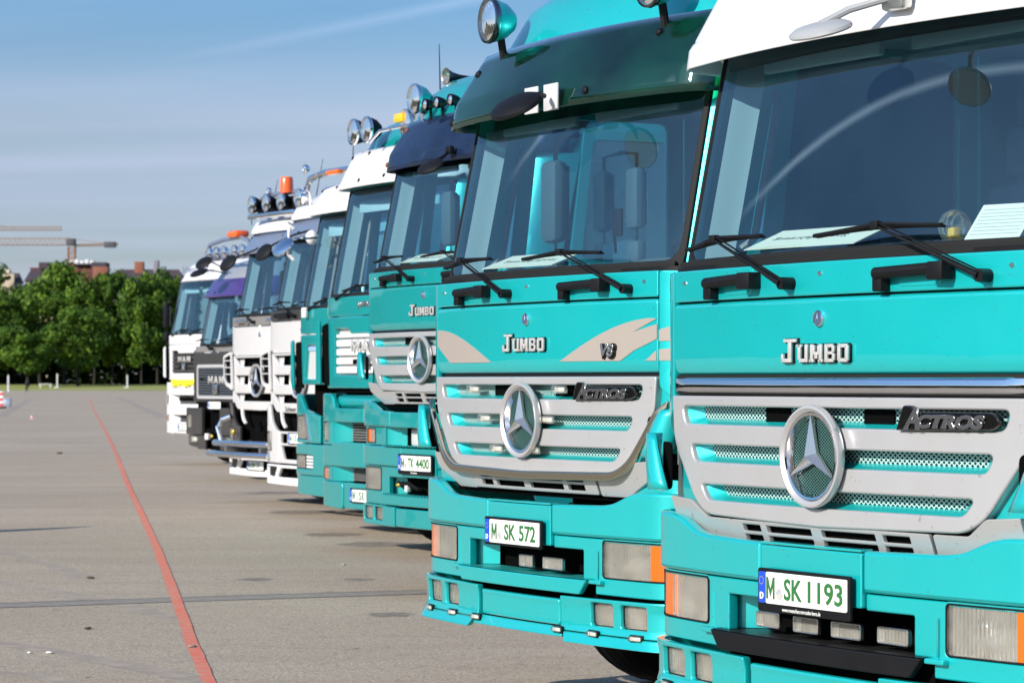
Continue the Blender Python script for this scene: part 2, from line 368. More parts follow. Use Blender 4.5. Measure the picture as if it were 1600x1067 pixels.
# ================================================================== GROUND
def gpt(px, py, z=0): Y = 4285 * (1.6 - z) / (py - 595); return Vector(((px - 800) / 4285 * Y, Y, z))
def asphalt():
    m = bpy.data.materials.new('asphalt'); m.use_nodes = True; T = m.node_tree; p = T.nodes['Principled BSDF']; MATS['asphalt'] = m
    co = T.nodes.new('ShaderNodeTexCoord')
    def noi(scale, detail=5, rough=.6, mpg=None, dist=0):
        n = T.nodes.new('ShaderNodeTexNoise'); n.inputs['Scale'].default_value = scale; n.inputs['Detail'].default_value = detail; n.inputs['Roughness'].default_value = rough; n.inputs['Distortion'].default_value = dist
        if mpg:
            q = T.nodes.new('ShaderNodeMapping'); q.inputs['Rotation'].default_value = (0, 0, R(mpg[0])); q.inputs['Scale'].default_value = mpg[1]
            T.links.new(co.outputs['Object'], q.inputs[0]); T.links.new(q.outputs[0], n.inputs[0])
        else: T.links.new(co.outputs['Object'], n.inputs[0])
        return n.outputs[0]
    def rng(v, a, b, c=0, d=1):
        r = T.nodes.new('ShaderNodeMapRange'); r.inputs[1].default_value = a; r.inputs[2].default_value = b; r.inputs[3].default_value = c; r.inputs[4].default_value = d
        T.links.new(v, r.inputs[0]); return r.outputs[0]
    def mix(f, a, b, bt='MIX'):
        x = T.nodes.new('ShaderNodeMix'); x.data_type = 'RGBA'; x.blend_type = bt
        for i, v in ((0, f), (6, a), (7, b)):
            if isinstance(v, tuple): x.inputs[i].default_value = (*v, 1)
            elif isinstance(v, (int, float)): x.inputs[i].default_value = v
            else: T.links.new(v, x.inputs[i])
        return x.outputs[2]
    base = mix(rng(noi(.12, 4), .35, .65), (.40, .325, .235), (.485, .40, .30))
    base = mix(rng(noi(.5, 6, .65, (-8, (.35, 1.6, 1))), .48, .72, 0, .6), base, (.32, .245, .175))
    base = mix(rng(noi(1.0, 6, .7, (5, (.2, 2.2, 1))), .55, .75, 0, .45), base, (.27, .225, .185))
    base = mix(rng(noi(6, 4, .6), .45, .8, 0, .35), base, (.25, .215, .18))
    base = mix(rng(noi(22, 5, .85, (0, (1, .35, 1))), .50, .66, 0, .55), base, (.17, .145, .12))
    base = mix(rng(noi(60, 3, .8, (0, (1, .4, 1))), .44, .60, 0, .6), base, (.17, .145, .12))
    base = mix(rng(noi(48, 3, .8, (0, (1, .4, 1))), .60, .68, 0, .75), base, (.72, .66, .58))
    base = mix(rng(noi(9, 2, .5), .70, .73, 0, .7), base, (.07, .06, .05))
    T.links.new(base, p.inputs['Base Color']); p.inputs['Roughness'].default_value = .9; p.inputs['Specular IOR Level'].default_value = .3
    b = T.nodes.new('ShaderNodeBump'); b.inputs['Strength'].default_value = .8; b.inputs['Distance'].default_value = .006
    T.links.new(noi(80, 3, .8), b.inputs['Height']); T.links.new(b.outputs[0], p.inputs['Normal'])
    return m
asph = asphalt()
def sheetmesh(name, pts, m, z, kind='structure'):
    b = MB(); b.raw([(p[0], p[1], z) for p in pts], [tuple(range(len(pts)))]); o = b.build(name, m); tag(o, kind=kind); return o
grass_m = mat('grass', (.24, .27, .05), .9, var=(.30, .27, .08), scale=.4)
field_m = mat('field', (.05, .075, .02), .95, var=(.03, .05, .015), scale=.05)
sheetmesh('ground', [(-3500, -600), (3500, -600), (3500, 5000), (-3500, 5000)], field_m, -.06)
# the paved lot, split so that the shader keeps precision and the far edge lies where the grass begins
sheetmesh('paved_lot', [(-190, -60), (190, -60), (170, 455), (-60, 462), (-140, 440)], asph, 0)
b = MB(); xs = lin(-420, 320, 38); prof = [(448, -.02), (470, .04), (492, .35), (515, .75), (560, .9), (700, .9)]
P = [(x, y + 4 * math.sin(x * .03), z + .06 * math.sin(x * .11 + y)) for y, z in prof for x in xs]
b.raw(P, [(j * 38 + i, j * 38 + i + 1, (j + 1) * 38 + i + 1, (j + 1) * 38 + i) for j in range(len(prof) - 1) for i in range(37)])
tag(b.build('grass_bank', grass_m), kind='structure')
def ribbon(name, pts, w, m, z, label=None, cat=None, jag=0, w2=None, kind=None):
    pts = [Vector(p) for p in pts]; fine = []
    for a, c in zip(pts, pts[1:]):
        n = max(1, int((c - a).length / .35));  n = min(n, 60)
        fine += [a + (c - a) * i / n for i in range(n)]
    fine.append(pts[-1]); b = MB(); P = []
    for i, p in enumerate(fine):
        d = (fine[min(i + 1, len(fine) - 1)] - fine[max(i - 1, 0)]); d.z = 0; d.normalize(); nn = Vector((-d.y, d.x, 0))
        ww = (w if w2 is None else w + (w2 - w) * i / len(fine)) / 2
        P += [(*(p + nn * (ww + random.uniform(-jag, jag)))[:2], z), (*(p - nn * (ww + random.uniform(-jag, jag)))[:2], z)]
    b.raw(P, [(2 * i, 2 * i + 1, 2 * i + 3, 2 * i + 2) for i in range(len(fine) - 1)])
    return tag(b.build(name, m), label, cat, kind=kind)
redp = mat('red_marking', (.60, .13, .075), .9, var=(.42, .29, .21), vamt=1, scale=11, bump=.6)
ribbon('red_line', [gpt(*p) for p in ((349, 1120), (326, 1066), (300, 1005), (284, 960), (262, 900), (243, 852), (222, 805), (203, 765), (188, 727), (180, 706), (166, 676), (153, 653), (144, 635), (140, 622))], .078, redp, .0048, kind='structure', jag=.004)
seam = mat('seam_tar', (.20, .175, .15), .9, var=(.27, .24, .2), scale=10, bump=.6)
seam_d = mat('joint_tar', (.10, .085, .07), .9, var=(.30, .26, .22), scale=6)
faint = mat('faint_joint_shadow', (.25, .21, .175), .9, var=(.36, .31, .26), scale=2)
ribbon('repair_strip', [gpt(-300, 957), gpt(0, 946), (0.5 * (gpt(0, 946) + gpt(620, 926)) + Vector((0, .02, 0))), gpt(620, 926), gpt(900, 917), gpt(1500, 900)], .42, seam, .0016, kind='structure', jag=.02)
for off in (-.215, .215):
    ribbon('strip_joint', [q + Vector((0, off, 0)) for q in (gpt(-300, 957), gpt(0, 946), (0.5 * (gpt(0, 946) + gpt(620, 926)) + Vector((0, .02, 0))), gpt(620, 926), gpt(900, 917), gpt(1500, 900))], .025, seam_d, .0032, kind='structure', jag=.007)
for a, c_, w in (((0, 732), (470, 722), .22), ((352, 774), (470, 770), .10), ((0, 792), (700, 778), .15), ((36, 693), (148, 691.3), 1.1), ((0, 651), (46, 624), .5), ((183, 620), (255, 652), .5), ((0, 668), (260, 668), .3)):  # tar joints, plus thin cast shadows painted as dark ribbons
    ribbon('joint_shadow_strip', [gpt(*a), gpt(*c_)], w, faint, .0016, kind='structure', jag=.02)
tm = mat('tyre_mark', (.27, .22, .175), .9, var=(.40, .33, .26), vamt=1, scale=5)
for (x0, y0), (x1, y1), (x2, y2) in (((-1.6, 14.5), (-3.2, 17.5), (-6.5, 19.5)), ((-2.3, 18.5), (-4.2, 23), (-8, 26)), ((-3.4, 22), (-5.5, 29), (-11, 35)), ((-.9, 12.5), (-2.2, 15), (-4.6, 16.4))):
    ribbon('tyre_mark', [Vector((x0 * (1 - u) ** 2 + 2 * x1 * u * (1 - u) + x2 * u * u, y0 * (1 - u) ** 2 + 2 * y1 * u * (1 - u) + y2 * u * u, 0)) for u in lin(0, 1, 14)], .2, tm, .0009, kind='structure', jag=.05, w2=.05)
oil = mat('oil_stain', (.16, .13, .10), .75, var=(.3, .24, .18), vamt=1, scale=8)
for i, (px, py, r_) in enumerate(((585, 850, .35), (520, 835, .3), (470, 800, .4), (610, 960, .16), (400, 905, .14), (560, 905, .12), (430, 770, .4))):
    q = gpt(px, py); n = 22; b = MB(); b.raw([(q.x + r_ * math.cos(k * 6.283 / n) * (1 + .5 * noise.noise(Vector((k * .5, i, 0)))), q.y + 1.2 * r_ * math.sin(k * 6.283 / n) * (1 + .5 * noise.noise(Vector((k * .5, i, 3)))), .0011) for k in range(n)], [tuple(range(n))]); tag(b.build('oil_stain', oil), kind='structure')
# loose stones and scraps on the lot
stone = mat('stone', (.30, .25, .2), .9); leafm = mat('dry_leaf', (.10, .06, .03), .9)
sc = [((141, 904), .024, leafm, 'dark curled leaf lying left of the red line'), ((138, 983), .02, leafm, 'small dark scrap lying low left of the red line'),
      ((46, 1021), .012, paper, 'small white scrap at the lower left of the lot'), ((77, 1021), .014, paper, 'white scrap nearer the red line at the lower left'), ((300, 1012), .022, stone, 'reddish pebble lying on the near end of the red line'),
      ((536, 883), .018, stone, 'pale chip lying in front of the nearest bumpers'), ((93, 709), .05, leafm, 'dark speck far out on the lot beside the thin dark strips')]
for i, ((px, py), r, m_, lb) in enumerate(sc):
    q = gpt(px, py); b = MB(); t = bmesh.new(); bmesh.ops.create_icosphere(t, subdivisions=2, radius=r)
    for v in t.verts: v.co = Vector((v.co.x * 1.5, v.co.y, v.co.z * .45)) * (1 + .35 * noise.noise(v.co * 40 + Vector((i, 0, 0))))
    b._add(t); o = b.build('pebble' if m_ == stone else 'litter_scrap', m_); o.location = (q.x, q.y, r * .3 + .004); o.rotation_euler.z = i; tag(o, lb, 'litter')
# ================================================================== TREES
leafA = mat('foliage', (.070, .140, .010), .75, spec=.25); leafA.node_tree.nodes['Principled BSDF'].inputs['Subsurface Weight'].default_value = 0
leafB = mat('foliage_light', (.115, .195, .014), .75, spec=.25); leafC = mat('foliage_dark', (.034, .075, .009), .8, spec=.2)
bark = mat('bark', (.02, .016, .012), .9, bump=.6, scale=8)
def tree_mesh(seed, H=19, Wc=6.5, n=8500, low=3.0, sparse=False):
    rd = random.Random(seed); b = MB(); cl = []
    for i in range(34 if not sparse else 16):
        u = rd.random(); zc = low + 1.5 + (H - low - 2.6) * u
        prof = (math.sin(math.pi * min(1, .16 + .80 * (1 - u) ** .8)) ) ** .7
        a = rd.uniform(0, 6.283); rr = Wc * prof * rd.uniform(.3, .86)
        cl.append((Vector((rr * math.cos(a), rr * math.sin(a), zc)), rd.uniform(1.4, 2.7) * (.8 if sparse else 1)))
    for i in range(n):
        c, r = rd.choice(cl); d = Vector((rd.gauss(0, 1), rd.gauss(0, 1), rd.gauss(0, 1))).normalized()
        p = c + d * r * rd.uniform(.62, 1.05) * (1 if d.z > -.3 else .8)
        nrm = (d + Vector((rd.gauss(0, .5), rd.gauss(0, .5), rd.gauss(0, .5)))).normalized()
        t = nrm.cross(Vector((rd.random(), rd.random(), rd.random()))).normalized(); q = nrm.cross(t); s_ = rd.uniform(.16, .36)
        b.mi = rd.choice((0, 0, 1, 2)) if (noise.noise(c * .4) > -.05) else rd.choice((0, 2, 2))
        b.raw([p - t * s_ - q * s_ * .6, p + t * s_ * .9 - q * s_ * .5, p + t * s_ * .7 + q * s_ * .8, p - t * s_ * .8 + q * s_ * .6], [(0, 1, 2, 3)])
    me = bpy.data.meshes.new('crown'); b.b.to_mesh(me); b.b.free()
    for q in (leafA, leafB, leafC): me.materials.append(q)
    b = MB(); b.tube([(0, 0, -.3), (.1, 0, 2), (.2, .1, 5), (.1, .2, H * .7)], .34, 8, .1)
    for i in range(6):
        a = rd.uniform(0, 6.283); z0 = rd.uniform(3.2, 8); b.tube([(.1, .1, z0), (1.6 * math.cos(a), 1.6 * math.sin(a), z0 + 2), (3.5 * math.cos(a), 3.5 * math.sin(a), z0 + 4.5)], .14, 6, .04)
    t = bpy.data.meshes.new('trunk'); b.b.to_mesh(t); b.b.free(); t.materials.append(bark)
    return me, smooth(t)
TM = [tree_mesh(1), tree_mesh(2, 18, 7), tree_mesh(3, 20, 6), tree_mesh(4, 17, 6.5)]
def tree(px, D, topy, var, label, group=None, sx=1, TMs=None):
    X = (px - 800) / 4285 * D; H = 1.6 + (595 - topy) / 4285 * D; h0 = (19, 18, 20, 17)[var] if TMs is None else 16
    o = empty('broadleaf_tree', (X, D, .8), px * 37 % 360); k = (H - .8) / h0; o.scale = (k * sx, k * sx, k)
    tag(o, label, 'tree', group); cr, tr = (TMs or TM)[var if TMs is None else 0]
    link('crown', cr, None, o); link('trunk', tr, None, o)
spec = [(-22, 520, 454, 0, 'broad tree cut off by the left edge of the lot view', 1), (12, 524, 461, 1, 'low dark green tree below the pale stone gable at far left', 1), (62, 538, 440, 3, 'tree at the left shoulder of the tallest crown, below the red roof', .9),
        (100, 533, 411, 2, 'tallest bright green tree, right below the tower crane mast', 1.05), (147, 526, 426, 3, 'narrow domed tree before the red brown roof', .62), (175, 530, 427, 1, 'narrow tree below the pale dormer of the dark roof', .6),
        (198, 536, 447, 0, 'low crown in the dip between dormer and chimney', .6), (221, 524, 427, 2, 'rounded tree below the brick chimney', .75), (246, 530, 423, 0, 'dark tree just left of the farthest white truck cab', .75), (270, 536, 441, 1, 'tree hidden in part behind the farthest white truck cab', .8),
        (44, 500, 508, 3, 'short light green tree standing forward of the row at left', 1.5), (122, 506, 480, 1, 'short dark tree under the tall row near the middle', 1.2)]
for px, D, ty, v, lb, w_ in spec: tree(px, D, ty, v, lb, 'row of trees behind the lot', w_)
for i, px in enumerate(range(292, 760, 46)):
    pass
late = tree_mesh(9, 16, 5, 2600, 3, True)
tree(24, 555, 402, 0, 'thin pale green tree rising beside the red roof at the far left', None, .95, [late])
# hedge-like undergrowth and the wood that closes the lot on its left and behind the trucks (a mass nobody could count)
b = MB(); rd = random.Random(5)
def wood(pts, n, hgt, wid, q0=.5, q1=1.1, pw=.6):
    for i in range(n):
        u = rd.random() * (len(pts) - 1); k = int(u); P = Vector(pts[k]).lerp(Vector(pts[min(k + 1, len(pts) - 1)]), u - k)
        h = hgt * (.72 + .28 * noise.noise(Vector((P.x * .05, P.y * .05, 0)))) * (rd.random() ** pw); P = P + Vector((rd.uniform(-wid, wid), rd.uniform(-wid, wid), h))
        s_ = rd.uniform(q0, q1); t = Vector((rd.gauss(0, 1), rd.gauss(0, 1), rd.gauss(0, 1))).normalized(); q = t.cross(Vector((0, .3, 1))).normalized(); b.mi = rd.choice((0, 1, 2, 2))
        b.raw([P - t * s_ - q * s_, P + t * s_ - q * s_ * .7, P + t * s_ * .8 + q * s_, P - t * s_ + q * s_ * .8], [(0, 1, 2, 3)])
wood([(10, 575, .8), (330, 575, .8)], 5000, 18, 7, .6, 1.2)
wood([(-84, -90, 0), (-88, 100, 0), (-84, 335, 0)], 15000, 10.5, 3.5, .7, 1.5)
wood([(-190, -60, 0), (-210, 120, 0), (-200, 300, 0), (-170, 480, 0), (-110, 545, .5)], 14000, 15, 8, .8, 1.7)
o = b.build('distant_wood', None, mats=[leafA, leafB, leafC]); tag(o, kind='stuff')
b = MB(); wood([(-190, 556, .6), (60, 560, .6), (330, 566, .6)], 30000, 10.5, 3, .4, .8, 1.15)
hm = mat('shaded_hedge_foliage', (.008, .020, .006), .9, spec=.1); o = b.build('hedge', None, mats=[hm, hm, mat('shaded_hedge_foliage_mid', (.014, .034, .007), .9, spec=.1)]); tag(o, kind='stuff')  # near-black leaf colour paints in the deep shade below the crowns
# ================================================================== FAR BUILDINGS, CRANES, LOT FURNITURE
roof_red = mat('red_roof_tiles', (.12, .035, .028), .85, var=(.18, .05, .03), scale=.6); roof_dk = mat('dark_roof', (.04, .035, .05), .8, var=(.07, .03, .03), scale=.5)
wall_p = mat('pale_render', (.55, .45, .34), .85); wall_g = mat('grey_render', (.20, .18, .20), .85); win_m = mat('window_glass', (.05, .07, .1), .1); brick = mat('brick', (.22, .08, .05), .9)
def house(name, px0, px1, D, eave, ridge, depth, wm, rm, label, hip=.25, wins=8, extra=None):
    x0, x1 = (px0 - 800) / 4285 * D, (px1 - 800) / 4285 * D; ze = 1.6 + (595 - eave) / 4285 * D; zr = 1.6 + (595 - ridge) / 4285 * D; w = x1 - x0
    o = empty(name, ((x0 + x1) / 2, D, 0)); tag(o, label, 'building'); h = w / 2
    MB().box(-h, h, 0, depth, 0, ze).build('wall', wm, o)
    b = MB(); k = hip * w; e = .4
    b.raw([(-h - e, -e, ze), (h + e, -e, ze), (h + e, depth + e, ze), (-h - e, depth + e, ze), (-h + k, depth / 2, zr), (h - k, depth / 2, zr)], [(0, 1, 5, 4), (1, 2, 5), (2, 3, 4, 5), (3, 0, 4), (3, 2, 1, 0)])
    r = b.build('roof', rm, o, 10)
    for i in range(wins):
        xx = -h + (i + .5) * w / wins
        for zz_ in (ze - 2.3, ze - 5.4, ze - 8.5):
            f = MB().box(xx - .6, xx + .6, -.05, .02, zz_ - .8, zz_ + .8).build('window', win_m, o)
    return o, h, ze, zr, r
Hh = house('apartment_building', 40, 82, 640, 440, 418, 12, wall_p, roof_dk, 'low house with dark roof and red ridge behind the trees at left', .05)
MB().box(-Hh[1], Hh[1], -.9, .1, 0, .4).build('ridge_tiles', roof_red, Hh[4]).location = (0, 6.4, Hh[3] - .2)
Hh = house('apartment_building', 62, 172, 600, 450, 411, 14, wall_p, roof_red, 'wide red roofed apartment building behind the trees in the middle', .16, 12)
for x in (-6.5, 5.0): MB().box(x - 1.6, x + 1.6, 1, 7, Hh[2], Hh[3] + .2).build('roof_terrace', roof_dk, Hh[0])
b = MB()
for i in range(5): b.box(4.2 + i * 1.1 - 6, 5 + i * 1.1 - 6, 4, 8, Hh[3] + .1, Hh[3] + .7 + .25 * (i % 2))
b.build('roof_vents', white, Hh[0])
Hh = house('apartment_building', 150, 300, 590, 462, 419, 14, wall_g, roof_dk, 'long dark roofed apartment building with chimneys behind the right hand trees', .18, 14)
for px, w_, t in ((211, .65, 407), (238, .35, 405), (150, 1.1, 415)):
    xx = (px - 225) / 4285 * 590; MB().box(xx - w_ * 1.5, xx + w_ * 1.5, 6, 8, Hh[3] - 3, 1.6 + (595 - t) / 4285 * 590, .05).build('chimney', brick if px != 238 else wall_g, Hh[4])
dm = MB().box(-9.6, -4.2, -.6, 6, Hh[2] - .5, Hh[2] + 3.6).build('dormer', wall_g, Hh[4]); MB().box(-9.9, -3.9, -.9, 6, Hh[2] + 3.6, Hh[2] + 3.9).build('dormer_roof', roof_dk, Hh[4])
for xx in (-8.4, -5.8): MB().box(xx - .6, xx + .6, -.66, -.59, Hh[2] + 1.2, Hh[2] + 2.8).build('dormer_window', mat('pale_window', (.5, .6, .65), .2), Hh[4])
Hh = house('stone_gatehouse', 2, 26, 560, 442, 426, 6, wall_p, roof_dk, 'pale stone house with a stepped gable at the far left', .0, 2)
b = MB(); b.box(-1.2, 1.2, -.8, .2, Hh[2] - 1, Hh[3] - .3, .1); b.ell((0, -.3, Hh[3] + .1), (.55, .5, .7), 8); b.build('gable_crown', wall_p, Hh[0])
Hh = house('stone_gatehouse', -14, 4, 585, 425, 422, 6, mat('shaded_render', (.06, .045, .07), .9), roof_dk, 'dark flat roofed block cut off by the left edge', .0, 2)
# tower crane: mast, cab, lattice jib and counter jib with ballast
cr_y = mat('crane_paint', (.30, .20, .12), .6); cr_r = mat('crane_mast_paint', (.32, .13, .06), .6); cr_g = mat('concrete_ballast', (.07, .07, .08), .8)
def lattice(b, p, q, w, h, n, r):
    p, q = Vector(p), Vector(q); d = q - p; L_ = d.length; d.normalize(); side = d.cross(Vector((0, 0, 1)))
    side = side.normalized() if side.length > .1 else Vector((1, 0, 0)); up = side.cross(d)
    if h < 0: cor = [side * w / 2, -side * w / 2, up * -h]              # triangular section
    else: cor = [side * w / 2 + up * h / 2, -side * w / 2 + up * h / 2, -side * w / 2 - up * h / 2, side * w / 2 - up * h / 2]
    for c in cor: b.tube([p + c, q + c], r, 4)
    for i in range(n):
        a, e = p + d * L_ * i / n, p + d * L_ * (i + 1) / n; md = (a + e) / 2
        for k in range(len(cor)):
            c1, c2 = cor[k], cor[(k + 1) % len(cor)]; b.tube([a + c1, md + c2], r * .6, 4); b.tube([md + c2, e + c1], r * .6, 4)
D = 760; k_ = D / 4285
def cpt(px, py): return ((px - 112) * k_, 0, (595 - py) * k_ + 1.6)
crane = empty('tower_crane', ((112 - 800) * k_, D, 0)); tag(crane, 'orange tower crane with complete slewing unit and grey ballast block above the roofs', 'crane')
b = MB(); lattice(b, (0, 0, 0), cpt(112, 386), 1.9, 1.9, 24, .13); b.build('mast', cr_r, crane)
b = MB(); lattice(b, cpt(108, 383), cpt(-170, 383), 1.6, -1.9, 36, .11); b.build('jib', cr_y, crane)
b = MB(); b.tube([cpt(116, 374), cpt(140, 377), cpt(176, 381)], .09, 5); lattice(b, cpt(116, 383.5), cpt(184, 382), 1.2, .5, 14, .1); b.build('counter_jib', cr_y, crane)
MB().box(cpt(104, 0)[0], cpt(118, 0)[0], -1.2, 1.2, cpt(0, 384)[2], cpt(0, 373)[2], .2).build('slewing_unit', cr_g, crane)
MB().box(cpt(163, 0)[0], cpt(181, 0)[0], -.9, .9, cpt(0, 387)[2], cpt(0, 378)[2], .1).build('counterweight', cr_g, crane)
D2 = 900; k2 = D2 / 4285
def cp2(px, py): return ((px + 190) * k2, 0, (595 - py) * k2 + 1.6)
crane2 = empty('tower_crane', ((-190 - 800) * k2, D2, 0)); tag(crane2, 'farther tower crane of which only the jib tip reaches in above the first jib', 'crane')
b = MB(); lattice(b, (0, 0, 0), cp2(-190, 362), 1.9, 1.9, 20, .13); b.build('mast', cr_r, crane2)
b = MB(); lattice(b, cp2(-190, 361), cp2(97, 359.5), 1.2, -1.1, 44, .12); b.tube([cp2(-60, 345), cp2(24, 356)], .07, 4); b.tube([cp2(-190, 335), cp2(-60, 345)], .07, 4); b.build('jib', cr_y, crane2)
# white posts, bench, cyclist, barrier beacon, marker cone
for px, yt, yb, lb in ((13, 585, 612, 'white post nearest the left edge, standing on the lot'), (89.5, 583, 603, 'white post behind the cyclist, left of the red line'), (199, 585, 603, 'white post on the grass left of the farthest white truck')):
    zb = 0 if yb > 608 else .5; D = 4285 * (1.6 - zb) / (yb - 595) if yb > 608 else 478
    if yb > 608: D = 4285 * 1.6 / (yb - 595)
    X = (px - 800) / 4285 * D; h = (595 - yt) / 4285 * D + 1.6 - zb
    o = empty('white_post', (X, D, zb - .1)); tag(o, lb, 'post', 'white posts round the lot')
    MB().tube([(0, 0, 0), (0, 0, h)], .13, 10).build('pole', white, o); MB().lathe([(.001, .12), (.55, .1), (.6, 0)], 14).build('foot', white, o)
bench = empty('white_bench', ((71 - 800) / 4285 * 486, 486, .45)); tag(bench, 'low white bench on the grass behind the cyclist', 'bench')
MB().box(-1.15, 1.15, -.25, .25, .5, .62, .02).build('seat', white, bench)
for x in (-.9, .9): MB().box(x - .08, x + .08, -.2, .2, -.1, .5).build('leg', white, bench)
# striped beacon and silver crate at the left edge
q = gpt(1, 638); o = empty('striped_beacon', (q.x, q.y, 0)); tag(o, 'red and white striped warning beacon at the left edge of the lot', 'beacon')
MB().box(-.14, .14, -.03, .03, .08, .98, .01).build('board', mat('white_board', (.75, .74, .72), .5), o)
b = MB()
for i in range(3): b.box(-.141, .141, -.034, .034, .12 + i * .32, .27 + i * .32)
b.build('red_bands', mat('red_band', (.55, .03, .02), .5), o); MB().box(-.3, .3, -.2, .2, 0, .1, .02).build('foot', black, o)
q = gpt(11, 637.5); o = empty('metal_crate', (q.x, q.y, 0)); tag(o, 'grey metal crate beside the striped beacon', 'crate')
b = MB(); b.box(-.23, .23, -.2, .2, .12, .5, .03); b.build('body', mat('crate_metal', (.38, .42, .52), .4, .4), o)
b = MB(); b.box(-.27, .27, -.23, .23, .5, .58, .02); b.build('lid', mat('crate_metal', (.38, .42, .52)), o)
for x in (-.17, .17): MB().lathe([(.001, -.03), (.06, -.03), (.06, .03), (.001, .03)], 10, T_(x, 0, .06) @ rot(90, 'Y')).build('wheel', white, o)
q = gpt(50, 654); o = empty('marker_cone', (q.x, q.y, 0)); tag(o, 'tiny red and white cone far out on the lot', 'cone')
MB().lathe([(.07, .01), (.015, .16)], 12, None, True).build('cone', mat('cone_red', (.7, .06, .03), .5), o); MB().lathe([(.056, .06), (.036, .11)], 12).build('white_band', white, o); MB().box(-.1, .1, -.1, .1, 0, .015).build('foot', white, o)
# ================================================================== TRUCK PARTS
def truck_root(loc, label):
    o = empty('truck', (loc[0], loc[1], 0), -60.7); tag(o, label, 'truck', 'trucks parked in a row'); return o
def round_lamp(parent, x, y, z, r=.11, depth=.12, body=black, rim=chrome, name='roof_lamp', cross=False, deg=0):
    depth *= .8
    M = T_(x, y, z) @ rot(deg, 'Z') @ FWD
    o = MB().lathe([(.001, -depth), (r * .45, -depth * .97), (r * .8, -depth * .6), (r * .97, -depth * .15), (r, 0), (r * .98, .012), (r * .9, .012)], 28, M).build(name, body)
    o.parent = parent
    MB().lathe([(r * .985, -.012), (r * 1.04, 0), (r * 1.02, .018), (r * .92, .02), (r * .9, .008)], 28, M).build('rim', rim, o)
    MB().lathe([(.001, -depth * .6), (r * .35, -depth * .5), (r * .7, -depth * .28), (r * .9, -.004)], 24, M).build('reflector', refl_m, o)
    MB().lathe([(.001, .022), (r * .5, .018), (r * .91, .008)], 24, M).build('lens', lens, o)
    b = MB(); b.ell((0, 0, 0), (.02, .02, .03), 6, None)
    t = b.build('bulb', chrome, o); t.location = (x, y - .0 + depth * .25, z)
    return o
def rect_lamp(name, parent, wrap, s0, s1, z0, z1, d=-.01, depth=.05, r=.015, rimm=black, amb=0, step=.05, skew=0, refl_extra=True, ext=.006, col=amber):
    rl = random.Random(int(abs(s0) * 997) + int(z0 * 131)); facet_m = mat('smooth_reflector', (.86, .86, .84), .10, .75)
    def sk(pts): return [(p[0] + skew * (p[1] - z1), p[1]) for p in pts]
    o = sheet(name, sk(rect(s0 - ext, s1 + ext, z0 - ext, z1 + ext, r)), [sk(rect(s0, s1, z0, z1, r))], wrap, rimm, parent, d + .004, .016, .002, step)
    a0, a1 = (s0, s1); sg = 1 if s1 > 0 and s0 > -.01 else -1
    if amb:
        w = (s1 - s0) * amb
        if sg > 0: am, a1 = (s1 - w, s1), s1 - w
        else: am, a0 = (s0, s0 + w), s0 + w
        sheet('indicator', sk(rect(*am, z0, z1, .004)), (), wrap, col, o, d - .002, .012, .003, step)
    us = lin(a0, a1, 11); vs = lin(z0, z1, 8)
    def bowl(u, v):
        p = (u - a0) / (a1 - a0) * 2 - 1; q = (v - z0) / (z1 - z0) * 2 - 1
        dd = d - .012 - depth * 1.5 * (1 - max(abs(p), abs(q)) ** 2) ; w_ = wrap(u + skew * (v - z1), v, dd); return w_
    grid('reflector', bowl, us, vs, facet_m, o, ang=80)
    if (z1 - z0) > .07:
        c_ = wrap((a0 + a1) / 2, (z0 + z1) / 2, d - depth * .75); rr = min(a1 - a0, z1 - z0) * .36
        MB().lathe([(rr * 1.05, .012), (rr, .022), (rr * .9, .008), (rr * .55, -.02), (rr * .2, -.035), (.0005, -.036)], 20, T_(*c_) @ rot(math.degrees(math.atan2(c_.x, 9)) * 2, 'Z') @ FWD).build('inner_reflector', chrome, o, 20)
        MB().lathe([(rr * 1.12, -.03), (rr * 1.12, .015), (rr * 1.05, .015), (rr * 1.05, -.03)], 20, T_(*c_) @ rot(math.degrees(math.atan2(c_.x, 9)) * 2, 'Z') @ FWD).build('socket_ring', mat('socket_grey', (.06, .06, .06), .5), o, 20)
        MB().ell(c_ + Vector((0, -.006, 0)), (.012, .018, .012), 6).build('bulb', mat('bulb_glass', (.85, .85, .8), .1), o)
    sheet('lens', sk(rect(a0, a1, z0, z1, r * .6)), (), wrap, lens, o, d, .006, .002, step)
    return o
def star_emblem(parent, x, y, z, r=.178, ringw=.026, mesh=True, name='star_emblem', face=None, rim=chrome, disc=-.022):
    M = T_(x, y, z) @ FWD
    o = MB().lathe([(r - ringw * 1.1, -.03), (r - ringw * .9, .004), (r - ringw * .45, .014), (r - ringw * .15, .013), (r, .0), (r * .985, -.012), (r * .93, -.022)], 56, M).build(name, silver); o.parent = parent
    MB().lathe([(r - ringw * 1.7, -.02), (r - ringw * 1.4, .004), (r - ringw * 1.05, .006), (r - ringw * .95, -.006)], 56, M).build('inner_ring', rim, o)
    if mesh: MB().lathe([(.0005, disc), (r - ringw, disc)], 40, M).build('emblem_grille', face or emb_mesh, o)
    b = MB(); R1 = r - ringw * 1.3; ri = r * .135; P = [(0, 0, .03)]
    for k in range(6):
        a = math.pi / 2 + k * math.pi / 3; q = R1 if k % 2 == 0 else ri
        P.append((q * math.cos(a), q * math.sin(a), .004 if k % 2 == 0 else -.006))
    P += [(p[0], p[1], p[2] - .012) for p in P[1:]]
    fs = [(0, 1 + k, 1 + (k + 1) % 6) for k in range(6)] + [(1 + k, 7 + k, 7 + (k + 1) % 6, 1 + (k + 1) % 6) for k in range(6)]
    b.raw([M @ Vector(p) for p in P], fs); b.build('star', mat('star_metal', (.72, .70, .66), .22, .9), o, 5)
    return o
